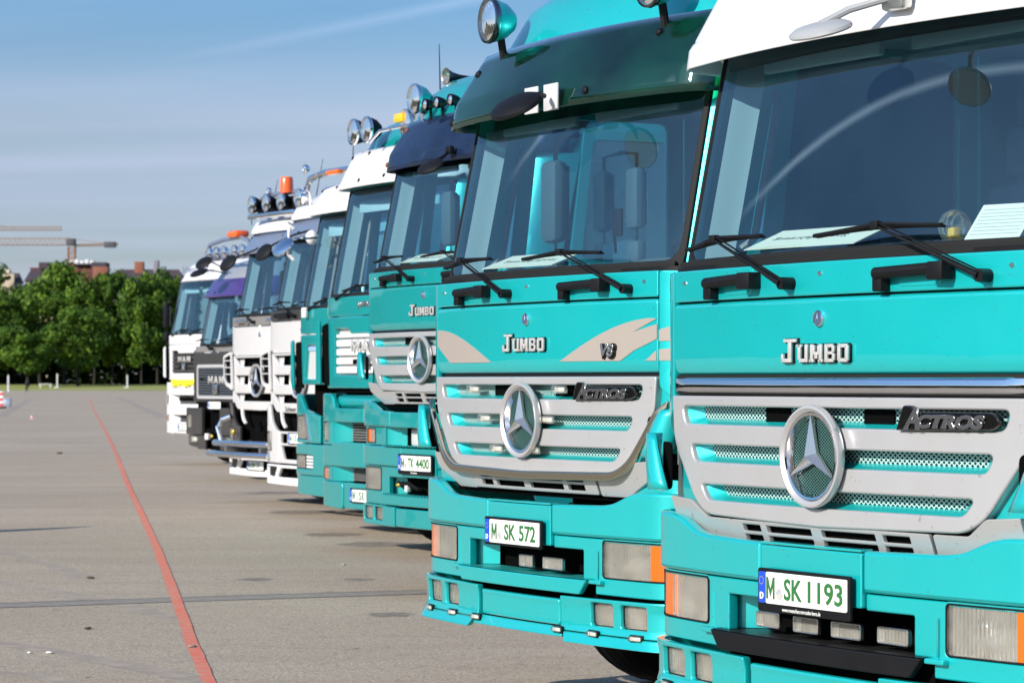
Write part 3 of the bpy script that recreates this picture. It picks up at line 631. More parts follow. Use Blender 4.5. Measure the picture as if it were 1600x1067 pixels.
def badge(parent, x, y, z, r=.032):
    M = T_(x, y, z) @ FWD; o = MB().lathe([(.0005, .004), (r * .8, .005), (r * .86, .009), (r, .004), (r, -.01)], 24, M).build('round_badge', chrome); o.parent = parent
    MB().lathe([(.0005, .0058), (r * .76, .0068)], 20, M).build('badge_face', mat('badge_blue', (.05, .08, .13), .25), o)
    b = MB(); P = [(0, 0, .011)] + [((r * .72 if k % 2 == 0 else r * .13) * math.cos(math.pi / 2 + k * math.pi / 3), (r * .72 if k % 2 == 0 else r * .13) * math.sin(math.pi / 2 + k * math.pi / 3), .0075) for k in range(6)]
    b.raw([M @ Vector(p) for p in P], [(0, 1 + k, 1 + (k + 1) % 6) for k in range(6)]); b.build('badge_star', chrome, o, 5)
def plate(parent, s, z, wrap, txt, d=.012, holder=True, footer=None, w=.52, frame=black, tsize=.105, sxx=.62, tx=.0):
    y = wrap(s, z, d).y; F = flat(y); h = .11
    o = sheet('number_plate', rect(s - w / 2 - .012, s + w / 2 + .012, z - h / 2 - (.03 if footer else .012), z + h / 2 + .012, .01), (), F, frame, parent, 0, .014, .003, 1)
    sheet('plate_face', rect(s - w / 2 + .044, s + w / 2, z - h / 2, z + h / 2, .008), (), F, plate_w, o, .005, .006, .0015, 1)
    sheet('euro_band', rect(s - w / 2, s - w / 2 + .043, z - h / 2, z + h / 2, .008), (), F, plate_b, o, .005, .006, .0015, 1)
    text('country_letter', 'D', .032, s - w / 2 + .0215, z - .03, F, plate_w, o, .006, .002, bold=.001)
    b = MB()
    for k in range(12):
        a = k * math.pi / 6; b.lathe([(.0003, 0), (.0017, 0)], 6, T_(s - w / 2 + .0215 + .013 * math.sin(a), y - .0075, z + .024 + .013 * math.cos(a)) @ FWD)
    b.build('star_circle', mat('star_yellow', (.6, .5, .05), .5), o)
    M = T_(s - w / 2 + txt[1], y - .0062, z - .018) @ FWD
    MB().lathe([(.0004, 0), (.0195, 0), (.0205, -.001)], 18, M).build('seal', seal_m, o)
    for body, cx_ in txt[0]: text('plate_characters', body, tsize, s - w / 2 + cx_, z, F, plate_g, o, .0066, .0012, bold=.0022, fit=({'M': .05, 'SK': .108, 'TK': .10, '1193': .20, '572': .155, '4400': .21, 'S': .05, 'DW': .12, '77': .1}.get(body, .05 * len(body)), .076))
    if footer: text('holder_text', footer, .02, s, z - h / 2 - .016, F, plate_w, o, .0066, .001, sx=.8)
    return o
def wiper(parent, wrapG, piv, top, b0, b1):
    P = lambda s, z, d: wrapG(s, z, d)
    b = MB(); p0, p1 = P(*piv, .05), P(*top, .045); mid = p0.lerp(p1, .35)
    b.tube([P(*piv, -.02), P(*piv, .055)], .022, 12)
    b.tube([p0, mid], .016, 8, .012, squash=.7); b.tube([mid, p1], .009, 8, .006, squash=.8); b.tube([p0 + Vector((.01, 0, .012)), mid + Vector((.01, 0, .012)), p1 + Vector((.01, 0, .012))], .0035, 5)
    o = b.build('wiper_arm', black, parent)
    n = 7; pts = [P(b0[0] + (b1[0] - b0[0]) * i / n, b0[1] + (b1[1] - b0[1]) * i / n + .012 * math.sin(math.pi * i / n), .024 - .010 * math.sin(math.pi * i / n)) for i in range(n + 1)]
    b = MB(); b.tube(pts, .008, 6); b.tube([q + Vector((0, .014, -.004)) for q in pts], .005, 5)
    c = [pts[0].lerp(pts[-1], u) for u in (.12, .5, .88)]
    b.tube([pts[1], P(top[0], top[1] + .006, .038), pts[-2]], .008, 6); b.box(-.02, .02, -.012, .012, -.012, .016, .003, T_(*P(top[0], top[1], .042)))
    b.build('wiper_blade', black, o)
def tread_wheel(parent, x, y, z=.52, r=.52, w=.3, side=1, name='wheel', rimc=None):
    M = T_(x, y, z) @ rot(90 * side, 'Y'); h = w / 2
    o = MB().lathe([(.29, -h * .8), (.33, -h), (r * .93, -h), (r * .985, -h * .85), (r, -h * .6), (r * .985, -h * .5), (r, -h * .4), (r, -.01), (r * .985, 0), (r, .01), (r, h * .4), (r * .985, h * .5), (r, h * .6), (r * .985, h * .85), (r * .93, h), (.33, h), (.29, h * .8)], 48, M).build(name, None); o.parent = parent; o.data.materials.append(tyre_m)
    MB().lathe([(.3, h * .8), (.27, h * .3), (.16, h * .25), (.15, h * .7), (.001, h * .72)], 28, M).build('rim', rimc or steel, o)
    return o
GW = dict(W=1.2, R=.22, k=.095, y0=.045, tilt=.21)
def loft(b, rings, cap=True):
    n = len(rings[0]); V = [s_ for r in rings for s_ in r]
    fs = [(j * n + i, j * n + i + 1, (j + 1) * n + i + 1, (j + 1) * n + i) for j in range(len(rings) - 1) for i in range(n - 1)]
    v = b.raw(V, fs)
    if cap:
        try: b.b.faces.new([v[(len(rings) - 1) * n + i] for i in range(n)])
        except ValueError: pass
    return b
def cab(root, dz, col, zb=1.2, belt=2.03, gtop=2.97, roof=3.6, G=GW, W=1.2, roofprof=None, depth=2.1, frit=2.775, pillar=None, gl=1.1, black_pillar=False, roofcol=None, frz=None, inner_frame=True, door=True, hood=.16):
    """glass, pillars, doors, roof, rear wall and the fittings seen through the windscreen"""
    z0 = belt + dz; z1 = gtop + dz; roof += dz; frit += dz
    wg = mkwrap(W, G['R'], G['k'], G['y0'], G['tilt'], z0); pc = pillar or col
    grid('windscreen', lambda u, v: wg(u * (gl - .004 - .02 * v), z0 + .0 + (z1 - z0) * v, 0), lin(-1, 1, 49), lin(0, 1, 15), glass, root)
    sheet('windscreen_seal', rp([(-gl - .02, z0 - .03), (gl + .02, z0 - .03), (gl - .0, z1 + .02), (-gl, z1 + .02)], .08), [rp([(-gl + .012, z0 + .028), (gl - .012, z0 + .028), (gl - .03, z1 - .01), (-gl + .03, z1 - .01)], .09)], wg, rubber, root, .008, .02, .005, .07, .12)
    sheet('shade_band', rp([(-gl + .025, frit, .12), (gl - .025, frit, .12), (gl - .02, z1 - .005), (-gl + .02, z1 - .005)], .01), (), wg, dark, root, -.008, .005, .001, .07)
    sw = wg.se
    for sg in (-1, 1):
        a, c = gl + .022, sw + .12
        sheet('pillar', [(sg * a, z0 - .03), (sg * c, z0 - .03), (sg * c, z1 + .02), (sg * (a - .02), z1 + .02)][::sg], (), wg, pc, root, .0, .03, .005, .05, .2)
        if black_pillar: sheet('pillar_trim', [(sg * (a - .02), z0 - .03), (sg * (a + .035), z0 - .03), (sg * (a + .02), z1 + .02), (sg * (a - .03), z1 + .02)][::sg], (), wg, gloss_black, root, .006, .02, .004, .05, .2)
        # door with its window
        if door:
            yf = sw + .125; yb = depth - .55
            dw = mkwrap(W, .2, G['k'], G['y0'], .0, z0)
            off = dw.se - sw
            S0, S1 = yf + .06, yf + 1.15
            Z = lambda q: q + dz
            do = sheet('door', rp([(sg * S0, zb + .02), (sg * S1, zb + .02), (sg * S1, z1 + .01), (sg * (S0 + .12), z1 + .01), (sg * S0, z0)], .03)[::sg], [rp([(sg * (S0 + .10), z0 + .02), (sg * (S1 - .1), z0 - .04), (sg * (S1 - .1), z1 - .07), (sg * (S0 + .2), z1 - .07)], .05)[::sg]], dw, pc if pillar else col, root, .004, .035, .006, .3)
            sheet('side_window', rp([(sg * (S0 + .09), z0 + .01), (sg * (S1 - .09), z0 - .05), (sg * (S1 - .09), z1 - .06), (sg * (S0 + .19), z1 - .06)], .05)[::sg], (), dw, glass, do, -.012, .005, .001, .3)
            b = MB(); p = dw(sg * (S1 - .14), z0 - .14, .0); b.box(-.014, .02 * sg if sg > 0 else -.02, 0, 0, 0, 0) if False else b.box(p.x - .02, p.x + .02, p.y - .1, p.y + .08, p.z - .02, p.z + .02, .008); b.build('handle', black, do)
            sheet('side_panel', rect(sg * min(S1 + .01, S1 + .6) if sg > 0 else -(S1 + .6), (S1 + .6) if sg > 0 else -(S1 + .01), zb, z1 + .01, .01), (), dw, col, root, 0, .03, .004, .3)
    trim = mat('pillar_lining', (.20, .28, .31), .7)
    for sg in (-1, 1):
        grid('pillar_lining', lambda u, v: wg(sg * (gl - .03 - .07 * u), z0 + .02 + (z1 - z0 - .1) * v, -.05 - .10 * u), lin(0, 1, 4), lin(0, 1, 6), trim, root)
        b = MB(); b.box(*sorted((sg * (W - .09), sg * (W - .075))), .9, 1.95, z0 - .5, z0 + .0, 0); b.build('door_lining', lining, root)
    # roof as a loft from the top of the glass
    pr = roofprof or [(0, 0, 0), (.05, .02, .02), (.12, .05, .07), (.2, .07, .12), (.38, .15, .22), (.48, .27, .30), (.55, .5, .38), (.59, .8, .48), (.60, 1.2, .6)]
    rings = []
    for i, (h, y_, ins) in enumerate(pr):
        f = mkwrap(W - ins, .25 + ins * .5, G['k'], G['y0'] + G['tilt'] * (z1 - z0) + y_ - .01, 0, 0)
        S_ = lin(-(f.se + .2), f.se + .2, 31); ring = [f(s, z1 + h * (roof - z1) / pr[-1][0], 0) for s in S_]
        rings.append([Vector((ring[0].x, depth, ring[0].z))] + ring + [Vector((ring[-1].x, depth, ring[-1].z))])
    loft(MB(), rings).build('roof', roofcol or col, root, 50)
    # rear wall, floor, ceiling
    b = MB(); b.box(-W + .02, W - .02, depth - .04, depth, zb, z1 + .02, .01); b.build('rear_wall', col, root)
    b = MB(); b.box(-W + .06, W - .06, depth - .08, depth - .045, zb + .3, z1, 0); b.build('rear_lining', lining, root)
    b = MB(); b.box(-W + .05, W - .05, .55, depth - .05, z1 - .04, z1 - .01, 0); b.build('headlining', lining, root)
    b = MB(); b.box(-W + .05, W - .05, .12, depth - .05, zb + .02, zb + .08, 0); b.build('cab_floor', dark, root)
    for sg in (-1, 1): MB().box(*sorted((sg * (W - .17), sg * (W - .14))), 1.75, depth - .08, zb + .5, z1 - .1).build('curtain', curtain, root)
    b = MB(); b.box(-.95, .95, depth - .5, depth - .1, zb + .7, zb + .95, .05); b.build('bunk', seat_m, root)
    # dashboard, wheel, seats
    wd = mkwrap(W - .1, .2, G['k'], G['y0'] + .03, 0, 0)
    grid('dashboard', lambda u, v: wd(u, z0 - .03 + .05 * math.sin(min(1, v * 1.4) * 2.2) + (.06 * math.exp(-((u - .5) / .35) ** 2) * max(0, min(1, (v - .35) * 3))) - (max(0, v - .8) * 1.6), -.52 * v), lin(-1.05, 1.05, 25), lin(0, 1, 12), dash, root)
    sx = .52; M = T_(sx, .72, z0 + .02) @ rot(-35, 'X')
    b = MB(); t = [(.22 + .016 * math.cos(a), .016 * math.sin(a)) for a in lin(0, 6.283, 9)]; b.lathe(t, 36, M); b.tube([M @ Vector((-.21, 0, 0)), M @ Vector((.21, 0, 0))], .014, 6); b.tube([M @ Vector((0, 0, 0)), M @ Vector((0, -.2, 0))], .014, 6); b.ell(M @ Vector((0, 0, 0)), (.07, .05, .05), 8); b.build('steering_wheel', black, root)
    for x in (-.55, .55):
        b = MB(); b.box(x - .24, x + .24, .95, 1.42, z0 - .55, z0 - .4, .05); b.box(x - .23, x + .23, 1.34, 1.48, z0 - .42, z0 + .34, .06); b.box(x - .13, x + .13, 1.36, 1.46, z0 + .36, z0 + .56, .04); b.build('seat', seat_m, root)
    for sg in (-1, 1):
        b = MB(); b.tube([(sg * (W - .1), .42, z0 + .08), (sg * (W - .13), .46, z0 + .12), (sg * (W - .14), .56, z1 - .3), (sg * (W - .1), .58, z1 - .25)], .016, 8); b.build('grab_handle', mat('grey_plastic', (.25, .27, .28), .5), root)
    for x in (-.45, .45):
        b = MB(); b.box(x - .36, x + .36, .32, .35, z1 - .22, z1 - .06, .01); b.build('sun_blind', lining, root)
    return wg
def side_mirror(root, sg, z0, y=.98, W=1.2, body=black, col=None):
    x = sg * (W + .21)
    o = MB().box(x - .085, x + .085, y - .06, y + .04, z0 + .16, z0 + .60, .04).build('wing_mirror', col or body, root)
    MB().box(x - .085, x + .085, y - .05, y + .04, z0 - .08, z0 + .08, .035).build('wide_angle_mirror', col or body, o)
    MB().box(x - .07, x + .07, y + .04, y + .045, z0 + .19, z0 + .57, .002).build('mirror_glass', chrome, o)
    b = MB(); b.tube([(sg * (W - .02), y, z0 + .72), (x, y, z0 + .70), (x, y, z0 - .16), (sg * (W - .02), y, z0 - .16)], .016, 8); b.build('mirror_arm', body, o)
def chassis(root, zb=1.0, front_wheel=1.47, rear=4.2, r=.52, rearz=None, long=6.2):
    b = MB()
    for x in (-.42, .42): b.box(x - .05, x + .05, .5, long, .75, 1.0, .01)
    for y in (1.0, 2.3, 3.4, 4.6, long - .2): b.box(-.4, .4, y - .06, y + .06, .78, .95)
    b.build('chassis_frame', anthr, root)
    b = MB(); b.tube([(-1.0, front_wheel, .55), (1.0, front_wheel, .55)], .07, 10); b.box(-.5, .5, .5, 2.0, .5, 1.15, .1); b.build('front_axle', dark, root)
    for sg in (-1, 1):
        tread_wheel(root, sg * 1.03, front_wheel, r, r, .32, sg)
        for y in (rear, rear + 1.35):
            tread_wheel(root, sg * .93, y, r, r, .6, sg)
        b = MB(); f = [(math.cos(a), math.sin(a)) for a in lin(-.1, math.pi + .1, 14)]
        P = [Vector((sg * x, front_wheel - (r + .09) * c, .53 + (r + .09) * s_)) for x in (.82, 1.2) for c, s_ in f]
        b.raw(P, [(i, i + 1, 14 + i + 1, 14 + i) for i in range(13)]); b.build('wheel_arch', black, root)
        MB().box(*sorted((sg * .55, sg * 1.18)), 2.35, 3.45, .42, 1.02, .08).build('fuel_tank', alu if sg < 0 else black, root)
    b = MB(); b.lathe([(.001, .0), (.45, 0), (.5, .05), (.45, .09), (.001, .09)], 24, T_(0, rear + .4, 1.03)); b.build('coupling_plate', dark, root)
# ================================================================== THE THREE TURQUOISE TRUCKS WITH THE RINGED STAR
def truckA(loc, label, dz, variant):
    root = truck_root(loc, label); col = teal if variant < 3 else teal_d
    wc = mkwrap(1.19, .17, .068, .0); wcs = wc
    z = lambda q: q + dz
    V1, V2, V3 = variant == 1, variant == 2, variant == 3
    zl = 1.622 if V1 else 1.562
    # black carcass behind the seams, lid and wiper panel
    sheet('front_carcass', rect(-1.3, 1.3, z(1.53), z(2.03), .02), (), wc, black, root, -.03, .02, .002, .08)
    wlid = mkwrap(1.19, .17, .068, .0, prof=lambda q: -.016 * max(0, (z(zl) + .055 - q) / .055) ** 2 - .006 * max(0, (q - z(1.87)) / .02) ** 2)
    sheet('front_lid', rect(-1.045, 1.045, z(zl), z(1.888), .022), (), wlid, col, root, .0, .03, .008, .07, .018, ang=60)
    sheet('wiper_panel', rect(-1.045, 1.045, z(1.895), z(2.012), .012), (), wc, col, root, .0, .03, .007, .07, .06)
    MB().raw([], []) if False else None
    for sg in (-1, 1):
        sheet('corner_panel', rp([(sg * 1.055, z(1.50)), (sg * 1.42, z(1.22)), (sg * 1.42, z(2.0)), (sg * 1.055, z(2.012))], .02)[::sg], (), wc, col, root, .0, .03, .008, .04, .1)
        MB().lathe([(.0004, .006), (.006, .006), (.009, 0)], 10, T_(*wc(sg * .95, z(1.965), .001)) @ FWD).build('bolt', steel, root)
    MB().lathe([(.0004, .006), (.006, .006), (.009, 0)], 10, T_(*wc(.0, z(1.97), .001)) @ FWD).build('bolt', steel, root)
    wg = cab(root, dz, col)
    sheet('lower_gasket', rect(-1.09, 1.09, z(2.008), z(2.052), .012), (), mkwrap(1.2, .22, .09, .03), rubber, root, .012, .03, .008, .07)
    wp = mkwrap(1.2, .2, .075, .0)
    wiper(root, wp, (-.165, z(1.94)), (-.64, z(2.115)), (-.90, z(2.088)), (-.33, z(2.115)))
    wiper(root, wp, (.85, z(1.935)), (.36, z(2.115)), (.0, z(2.098)), (.66, z(2.105)))
    # grab handles on the wiper panel
    for s0, s1, pv in ((-.73, -.37, .93), (.33, .70, .9)):
        b = MB(); zc = z(1.957); p = lambda s, zz_, d: wc(s, zz_, d)
        b.tube([p(s0 + .02, zc + .0, .035), p(s1 - .07, zc + .008, .035)], .021, 10, squash=1.0)
        b.box(-.042, .042, -.028, .03, -.034, .026, .008, T_(*p(s1 - .04, zc + .004, .03))); b.box(-.03, .02, -.025, .02, -.05, .02, .006, T_(*p(s0 + .035, zc - .01, .015)))
        h = b.build('grab_bracket', black, root); sheet('handle_recess', rect(s0 + .1, s1 - .06, zc - .045, zc + .05, .02), (), wc, col, h, .004, .012, .003, .1)
    badge(root, 0, -.004, z(1.815), .029)
    # model lettering in slab capitals
    def slab(strokes, x0, zc, h, o, sc=1):
        b = MB()
        for (a, c_, e, f) in strokes: b.box(x0 + a * sc, x0 + c_ * sc, -.009, .0, zc + e * sc, zc + f * sc, .0018)
        return b
    H_, h_ = .082, .062
    st = [(.0, .075, .070, .082), (.026, .046, .012, .075), (-.012, .046, 0, .014), (-.014, .0, 0, .03)]          # J
    x = .085
    def bx(x0, x1, z0, z1): st.append((x0, x1, z0, z1))
    bx(x, x + .017, .01, h_); bx(x + .042, x + .059, 0, h_); bx(x + .008, x + .05, 0, .013); bx(x - .006, x + .024, h_ - .01, h_); x += .074      # U
    bx(x, x + .017, 0, h_); bx(x + .052, x + .069, 0, h_); bx(x + .014, x + .027, .026, h_ - .004); bx(x + .042, x + .055, .026, h_ - .004); bx(x + .026, x + .043, .012, .036); bx(x - .005, x + .022, 0, .01); bx(x + .047, x + .074, 0, .01); x += .085   # M
    bx(x, x + .017, 0, h_); bx(x + .012, x + .05, 0, .012); bx(x + .012, x + .048, .026, .037); bx(x + .012, x + .048, h_ - .012, h_); bx(x + .044, x + .058, .006, .03); bx(x + .042, x + .056, .034, h_ - .006); x += .074    # B
    bx(x, x + .017, .005, h_ - .005); bx(x + .044, x + .061, .005, h_ - .005); bx(x + .006, x + .055, 0, .013); bx(x + .006, x + .055, h_ - .013, h_)      # O
    slab([(a - .003, c_ + .003, e - .003, f + .003) for a, c_, e, f in st], -.197, z(1.664), 1, None).build('letter_backing', black, root).location = (0, .003, 0)
    b = slab(st, -.197, z(1.664), 1, None); lo = b.build('model_lettering', mat('letter_metal', (.62, .6, .57), .35, .5), root); lo.location = (0, -.007, 0)
    if V1:
        grid('chrome_strip', lambda u, v: wc(u, z(1.556) + .058 * v, (.012 + .0008 * math.sin(math.pi * v) - .008 * max(0, (v - .5) / .5) ** 1.5) * min(1, (1.03 - abs(u)) * 14) - (.014 if v in (0, 1) else 0)), lin(-1.03, 1.03, 41), lin(0, 1, 10), chrome, root)
        sheet('strip_gap', rect(-1.03, 1.03, z(1.550), z(1.622), .01), (), wc, rubber, root, -.004, .02, .002, .08)
    # silver grille with three full-width slots
    we = mkwrap(1.16, .14, .07, -.012)
    G_ = lambda q: z(q)
    outl = sym([(0, G_(1.545)), (1.045, G_(1.545), .015), (1.03, G_(1.375), .06), (.845, G_(1.155), .05), (.75, G_(1.108), .07), (0, G_(1.095))], .02, 5)
    slots = [(.955, 1.440, 1.506, .93), (.885, 1.302, 1.365, .85), (.80, 1.162, 1.22, .745)]
    hs = [rp([(-hw, G_(b_)), (-c_, G_(a_)), (c_, G_(a_)), (hw, G_(b_))], .03, 5) for hw, a_, b_, c_ in slots]
    gr = sheet('grille', outl, hs, we, silver, root, .0, .045, .007, .07, .05, ang=50)
    for (hw, a_, b_, c_), h0 in zip(slots, hs):
        grow = rp([(-hw - .02, G_(b_) + .012), (-c_ - .02, G_(a_) - .012), (c_ + .02, G_(a_) - .012), (hw + .02, G_(b_) + .012)], .03, 4)
        inn = rp([(-hw + .075, G_(b_) - .006), (-c_ + .06, G_(a_) + .018), (c_ - .06, G_(a_) + .018), (hw - .075, G_(b_) - .006)], .015, 4)
        # funnel: sloped ring between the slot edge and the mesh
        q = len(h0); fo = rp([(-hw - .004, G_(b_) + .004), (-c_ - .004, G_(a_) - .004), (c_ + .004, G_(a_) - .004), (hw + .004, G_(b_) + .004)], .03, 5)
        fi = rp([(-hw + .07, G_(b_) - .004), (-c_ + .055, G_(a_) + .020), (c_ - .055, G_(a_) + .020), (hw - .07, G_(b_) - .004)], .012, 5)
        def dens(a):
            out = []
            for i in range(len(a)):
                p, r_ = Vector(a[i]), Vector(a[(i + 1) % len(a)]); n = 20 if (r_ - p).length > .5 else 1
                out += [p.lerp(r_, j / n) for j in range(n)]
            return out
        A, B_ = dens(fo), dens(fi); n = len(A); b = MB()
        b.raw([we(p.x, p.y, -.018) for p in A] + [we(p.x, p.y, -.062) for p in B_], [(i, (i + 1) % n, n + (i + 1) % n, n + i) for i in range(n)])
        fr = b.build('slot_surround', col, gr, 50)
        sheet('slot_mesh', rect(-hw + .05, hw - .05, G_(a_) + .006, G_(b_) + .0, .005), (), we, grille_mesh, fr, -.06, .004, .0, .08)
        if a_ > 1.4:
            for x0, x1 in ((-.40, -.24), (.20, .36)) : sheet('slot_opening', rect(x0, x1, G_(a_) + .012, G_(b_) - .002, .004), (), we, dark, fr, -.05, .006, .001, .2)
    star_emblem(root, 0, -.036, z(1.34), .178, face=emb_mesh)
    # black oval badge with italic lettering
    if not V3:
        sl = rp([(.45, G_(1.437)), (.90, G_(1.443), .03), (.935, G_(1.47), .03), (.90, G_(1.500), .03), (.55, G_(1.500)), (.52, G_(1.520)), (.485, G_(1.520)), (.455, G_(1.45))], .01)
        bk = sheet('badge_plate', sl, (), we, gloss_black, root, .022, .03, .006, .08)
        text('badge_letters', 'A', .098, .535, G_(1.474), we, mat('smoked_chrome', (.30, .30, .31), .18, .9), bk, .026, .008, .0015, bold=.002, sx=1.0, shear=.35)
        text('badge_letters', 'CTROS', .066, .715, G_(1.468), we, mat('smoked_chrome', (.16, .16, .17)), bk, .026, .008, .0015, bold=.003, fit=(.315, .046), shear=.3)
    if V2:
        # clear marker lamps in the slots, grey flash decals, V8 badge, steel frame round the grille
        for s_, zz_ in ((-.53, 1.485), (.32, 1.485), (-.40, 1.345), (.215, 1.345), (-.27, 1.20), (.09, 1.20)):
            p = we(s_, z(zz_), .0); o = MB().box(p.x - .055, p.x + .055, p.y - .02, p.y + .01, p.z - .018, p.z + .018, .008).build('marker_lamp', lens, root); MB().box(p.x - .045, p.x + .045, p.y - .006, p.y + .008, p.z - .012, p.z + .012, .004).build('reflector', refl_m, o)
        ol2 = sym([(0, z(1.103)), (.765, z(1.116), .08), (.868, z(1.165), .06), (1.07, z(1.40), .05), (1.13, z(1.44)), (1.13, z(1.405)), (1.09, z(1.375)), (.895, z(1.135), .06), (.77, z(1.075), .08), (0, z(1.062))], .01, 5)
        sheet('steel_surround', ol2, (), we, alu, root, .028, .03, .008, .07, ang=50)
        wl = lambda s_, zz_, d=0: wc(s_, zz_, d)
        arc = lambda x0, x1, z0, z1, pw: [(x0 + (x1 - x0) * u, z0 + (z1 - z0) * (1 - (1 - u) ** pw)) for u in lin(0, 1, 12)]
        sheet('flash_decal', [(-1.04, z(1.70)), (-.86, z(1.614)), (-.36, z(1.614))] + [(-.36 - .68 * u, z(1.614) + .165 * (1 - (1 - u) ** 2.0) * 1.0 if False else z(1.614 + .166 * math.sin(u * math.pi / 2))) for u in lin(0, 1, 12)][1:], (), wl, stripe_grey, root, .003, .004, .0005, .07)
        sheet('flash_decal', [(.30, z(1.614)), (.78, z(1.614)), (.88, z(1.66)), (1.04, z(1.71)), (1.04, z(1.775)), (.88, z(1.745)), (1.04, z(1.80))] + [(1.04 - .74 * u, z(1.804 - .19 * (1 - math.cos(u * math.pi / 2)))) for u in lin(0, 1, 14)][1:], (), wl, stripe_grey, root, .003, .004, .0005, .07)
        sheet('flash_decal', [(.96, z(1.614)), (1.035, z(1.614)), (1.035, z(1.66))], (), wl, stripe_grey, root, .003, .004, .0005, .07)
        for s0, z0_, s1_, z1_ in ((1.06, 1.614, 1.19, 1.67), (1.06, 1.70, 1.19, 1.78)):
            sheet('flash_decal', [(s0, z(z0_)), (s1_, z(z0_)), (s1_, z(z1_)), (s0, z(z0_ + .05))], (), wl, stripe_grey, root, .003, .004, .0005, .04)
        o = text('engine_badge', 'V8', .085, .69, z(1.655), wc, gloss_black, root, .008, .012, .002, bold=.004, sx=1.15, shear=.25)
        o = text('engine_badge_face', 'V8', .078, .686, z(1.658), wc, steel, root, .016, .004, .001, bold=.0015, sx=1.15, shear=.25)
    # air deflector scoops at the corners
    for sg in (-1, 1):
        wd_ = mkwrap(1.2, .18, .07, -.03)
        zt, zm = z(1.40), z(1.19)
        b = MB(); P = []
        for i, u in enumerate(lin(0, 1, 8)):
            zz_ = zm + (zt - zm) * u; w0 = 1.085 + .02 * u; wd1 = .16 - .05 * u * u
            for j, v in enumerate(lin(0, 1, 7)):
                P.append(wd_(sg * (w0 + wd1 * v - .10 * (1 - u)), zz_, .012 + .045 * math.sin(math.pi * (.1 + .8 * v))))
        b.raw(P, [(i * 7 + j, i * 7 + j + 1, (i + 1) * 7 + j + 1, (i + 1) * 7 + j) for i in range(7) for j in range(6)])
        o = b.build('air_deflector', col, root, 60); md = o.modifiers.new('s', 'SOLIDIFY'); md.thickness = .012
        sheet('deflector_gap', rect(*sorted((sg * 1.01, sg * 1.12)), zm + .0, zt - .03, .03), (), wd_, dark, o, .002, .006, .001, .1)
        sheet('corner_fairing', rp([(sg * .80, z(1.02)), (sg * 1.42, z(1.02)), (sg * 1.42, z(1.50)), (sg * 1.03, z(1.50)), (sg * 1.0, z(1.36)), (sg * .85, z(1.17))], .02)[::sg], (), wc, col if V1 else col, root, -.028, .02, .004, .06)
    # white-silver under-grille panel with vents
    wu = mkwrap(1.16, .17, .06, .012, -.35, z(1.09))
    vents = [rect(a, c_, z(1.062), z(1.085), .004) for a, c_ in ((-.5, -.38), (-.34, -.06), (.0, .30), (.34, .48))] + [rect(a, c_, z(1.022), z(1.048), .004) for a, c_ in ((-.5, -.38), (-.34, -.06), (.0, .30), (.34, .48))]
    sheet('under_grille_panel', rect(-.58, .58, z(1.005), z(1.10), .01), vents, wu, silver, root, .012, .02, .004, .08)
    sheet('under_grille_backing', rect(-.9, .9, z(.98), z(1.13), .01), (), wu, dark, root, -.02, .01, .001, .1)
    for sg in (-1, 1): sheet('under_grille_fairing', rp([(sg * .59, z(1.0)), (sg * .80, z(1.0)), (sg * 1.02, z(1.10)), (sg * 1.02, z(1.17)), (sg * .86, z(1.16)), (sg * .76, z(1.10)), (sg * .59, z(1.10))], .015)[::sg], (), wu, silver, root, .006, .02, .004, .06)
    # ------------------------------------------------ bumper
    if not V3: low_bumper(root, col, variant)
    else: tall_bumper(root, col)
    for sg in (-1, 1): side_mirror(root, sg, z(2.1), col=mat('mirror_grey', (.07, .10, .12), .6))
    chassis(root)
    return root, wg, wc
def cove(name, parent, wrap, sa, sb, z0, z1, d0, d1, m):
    return grid(name, lambda u, v: wrap(sa + (sb - sa) * u, z0 + (z1 - z0) * v, d0 + (d1 - d0) * (1 - math.cos(u * math.pi / 2)) ** .8), lin(0, 1, 10), lin(0, 1, 3), m, parent)
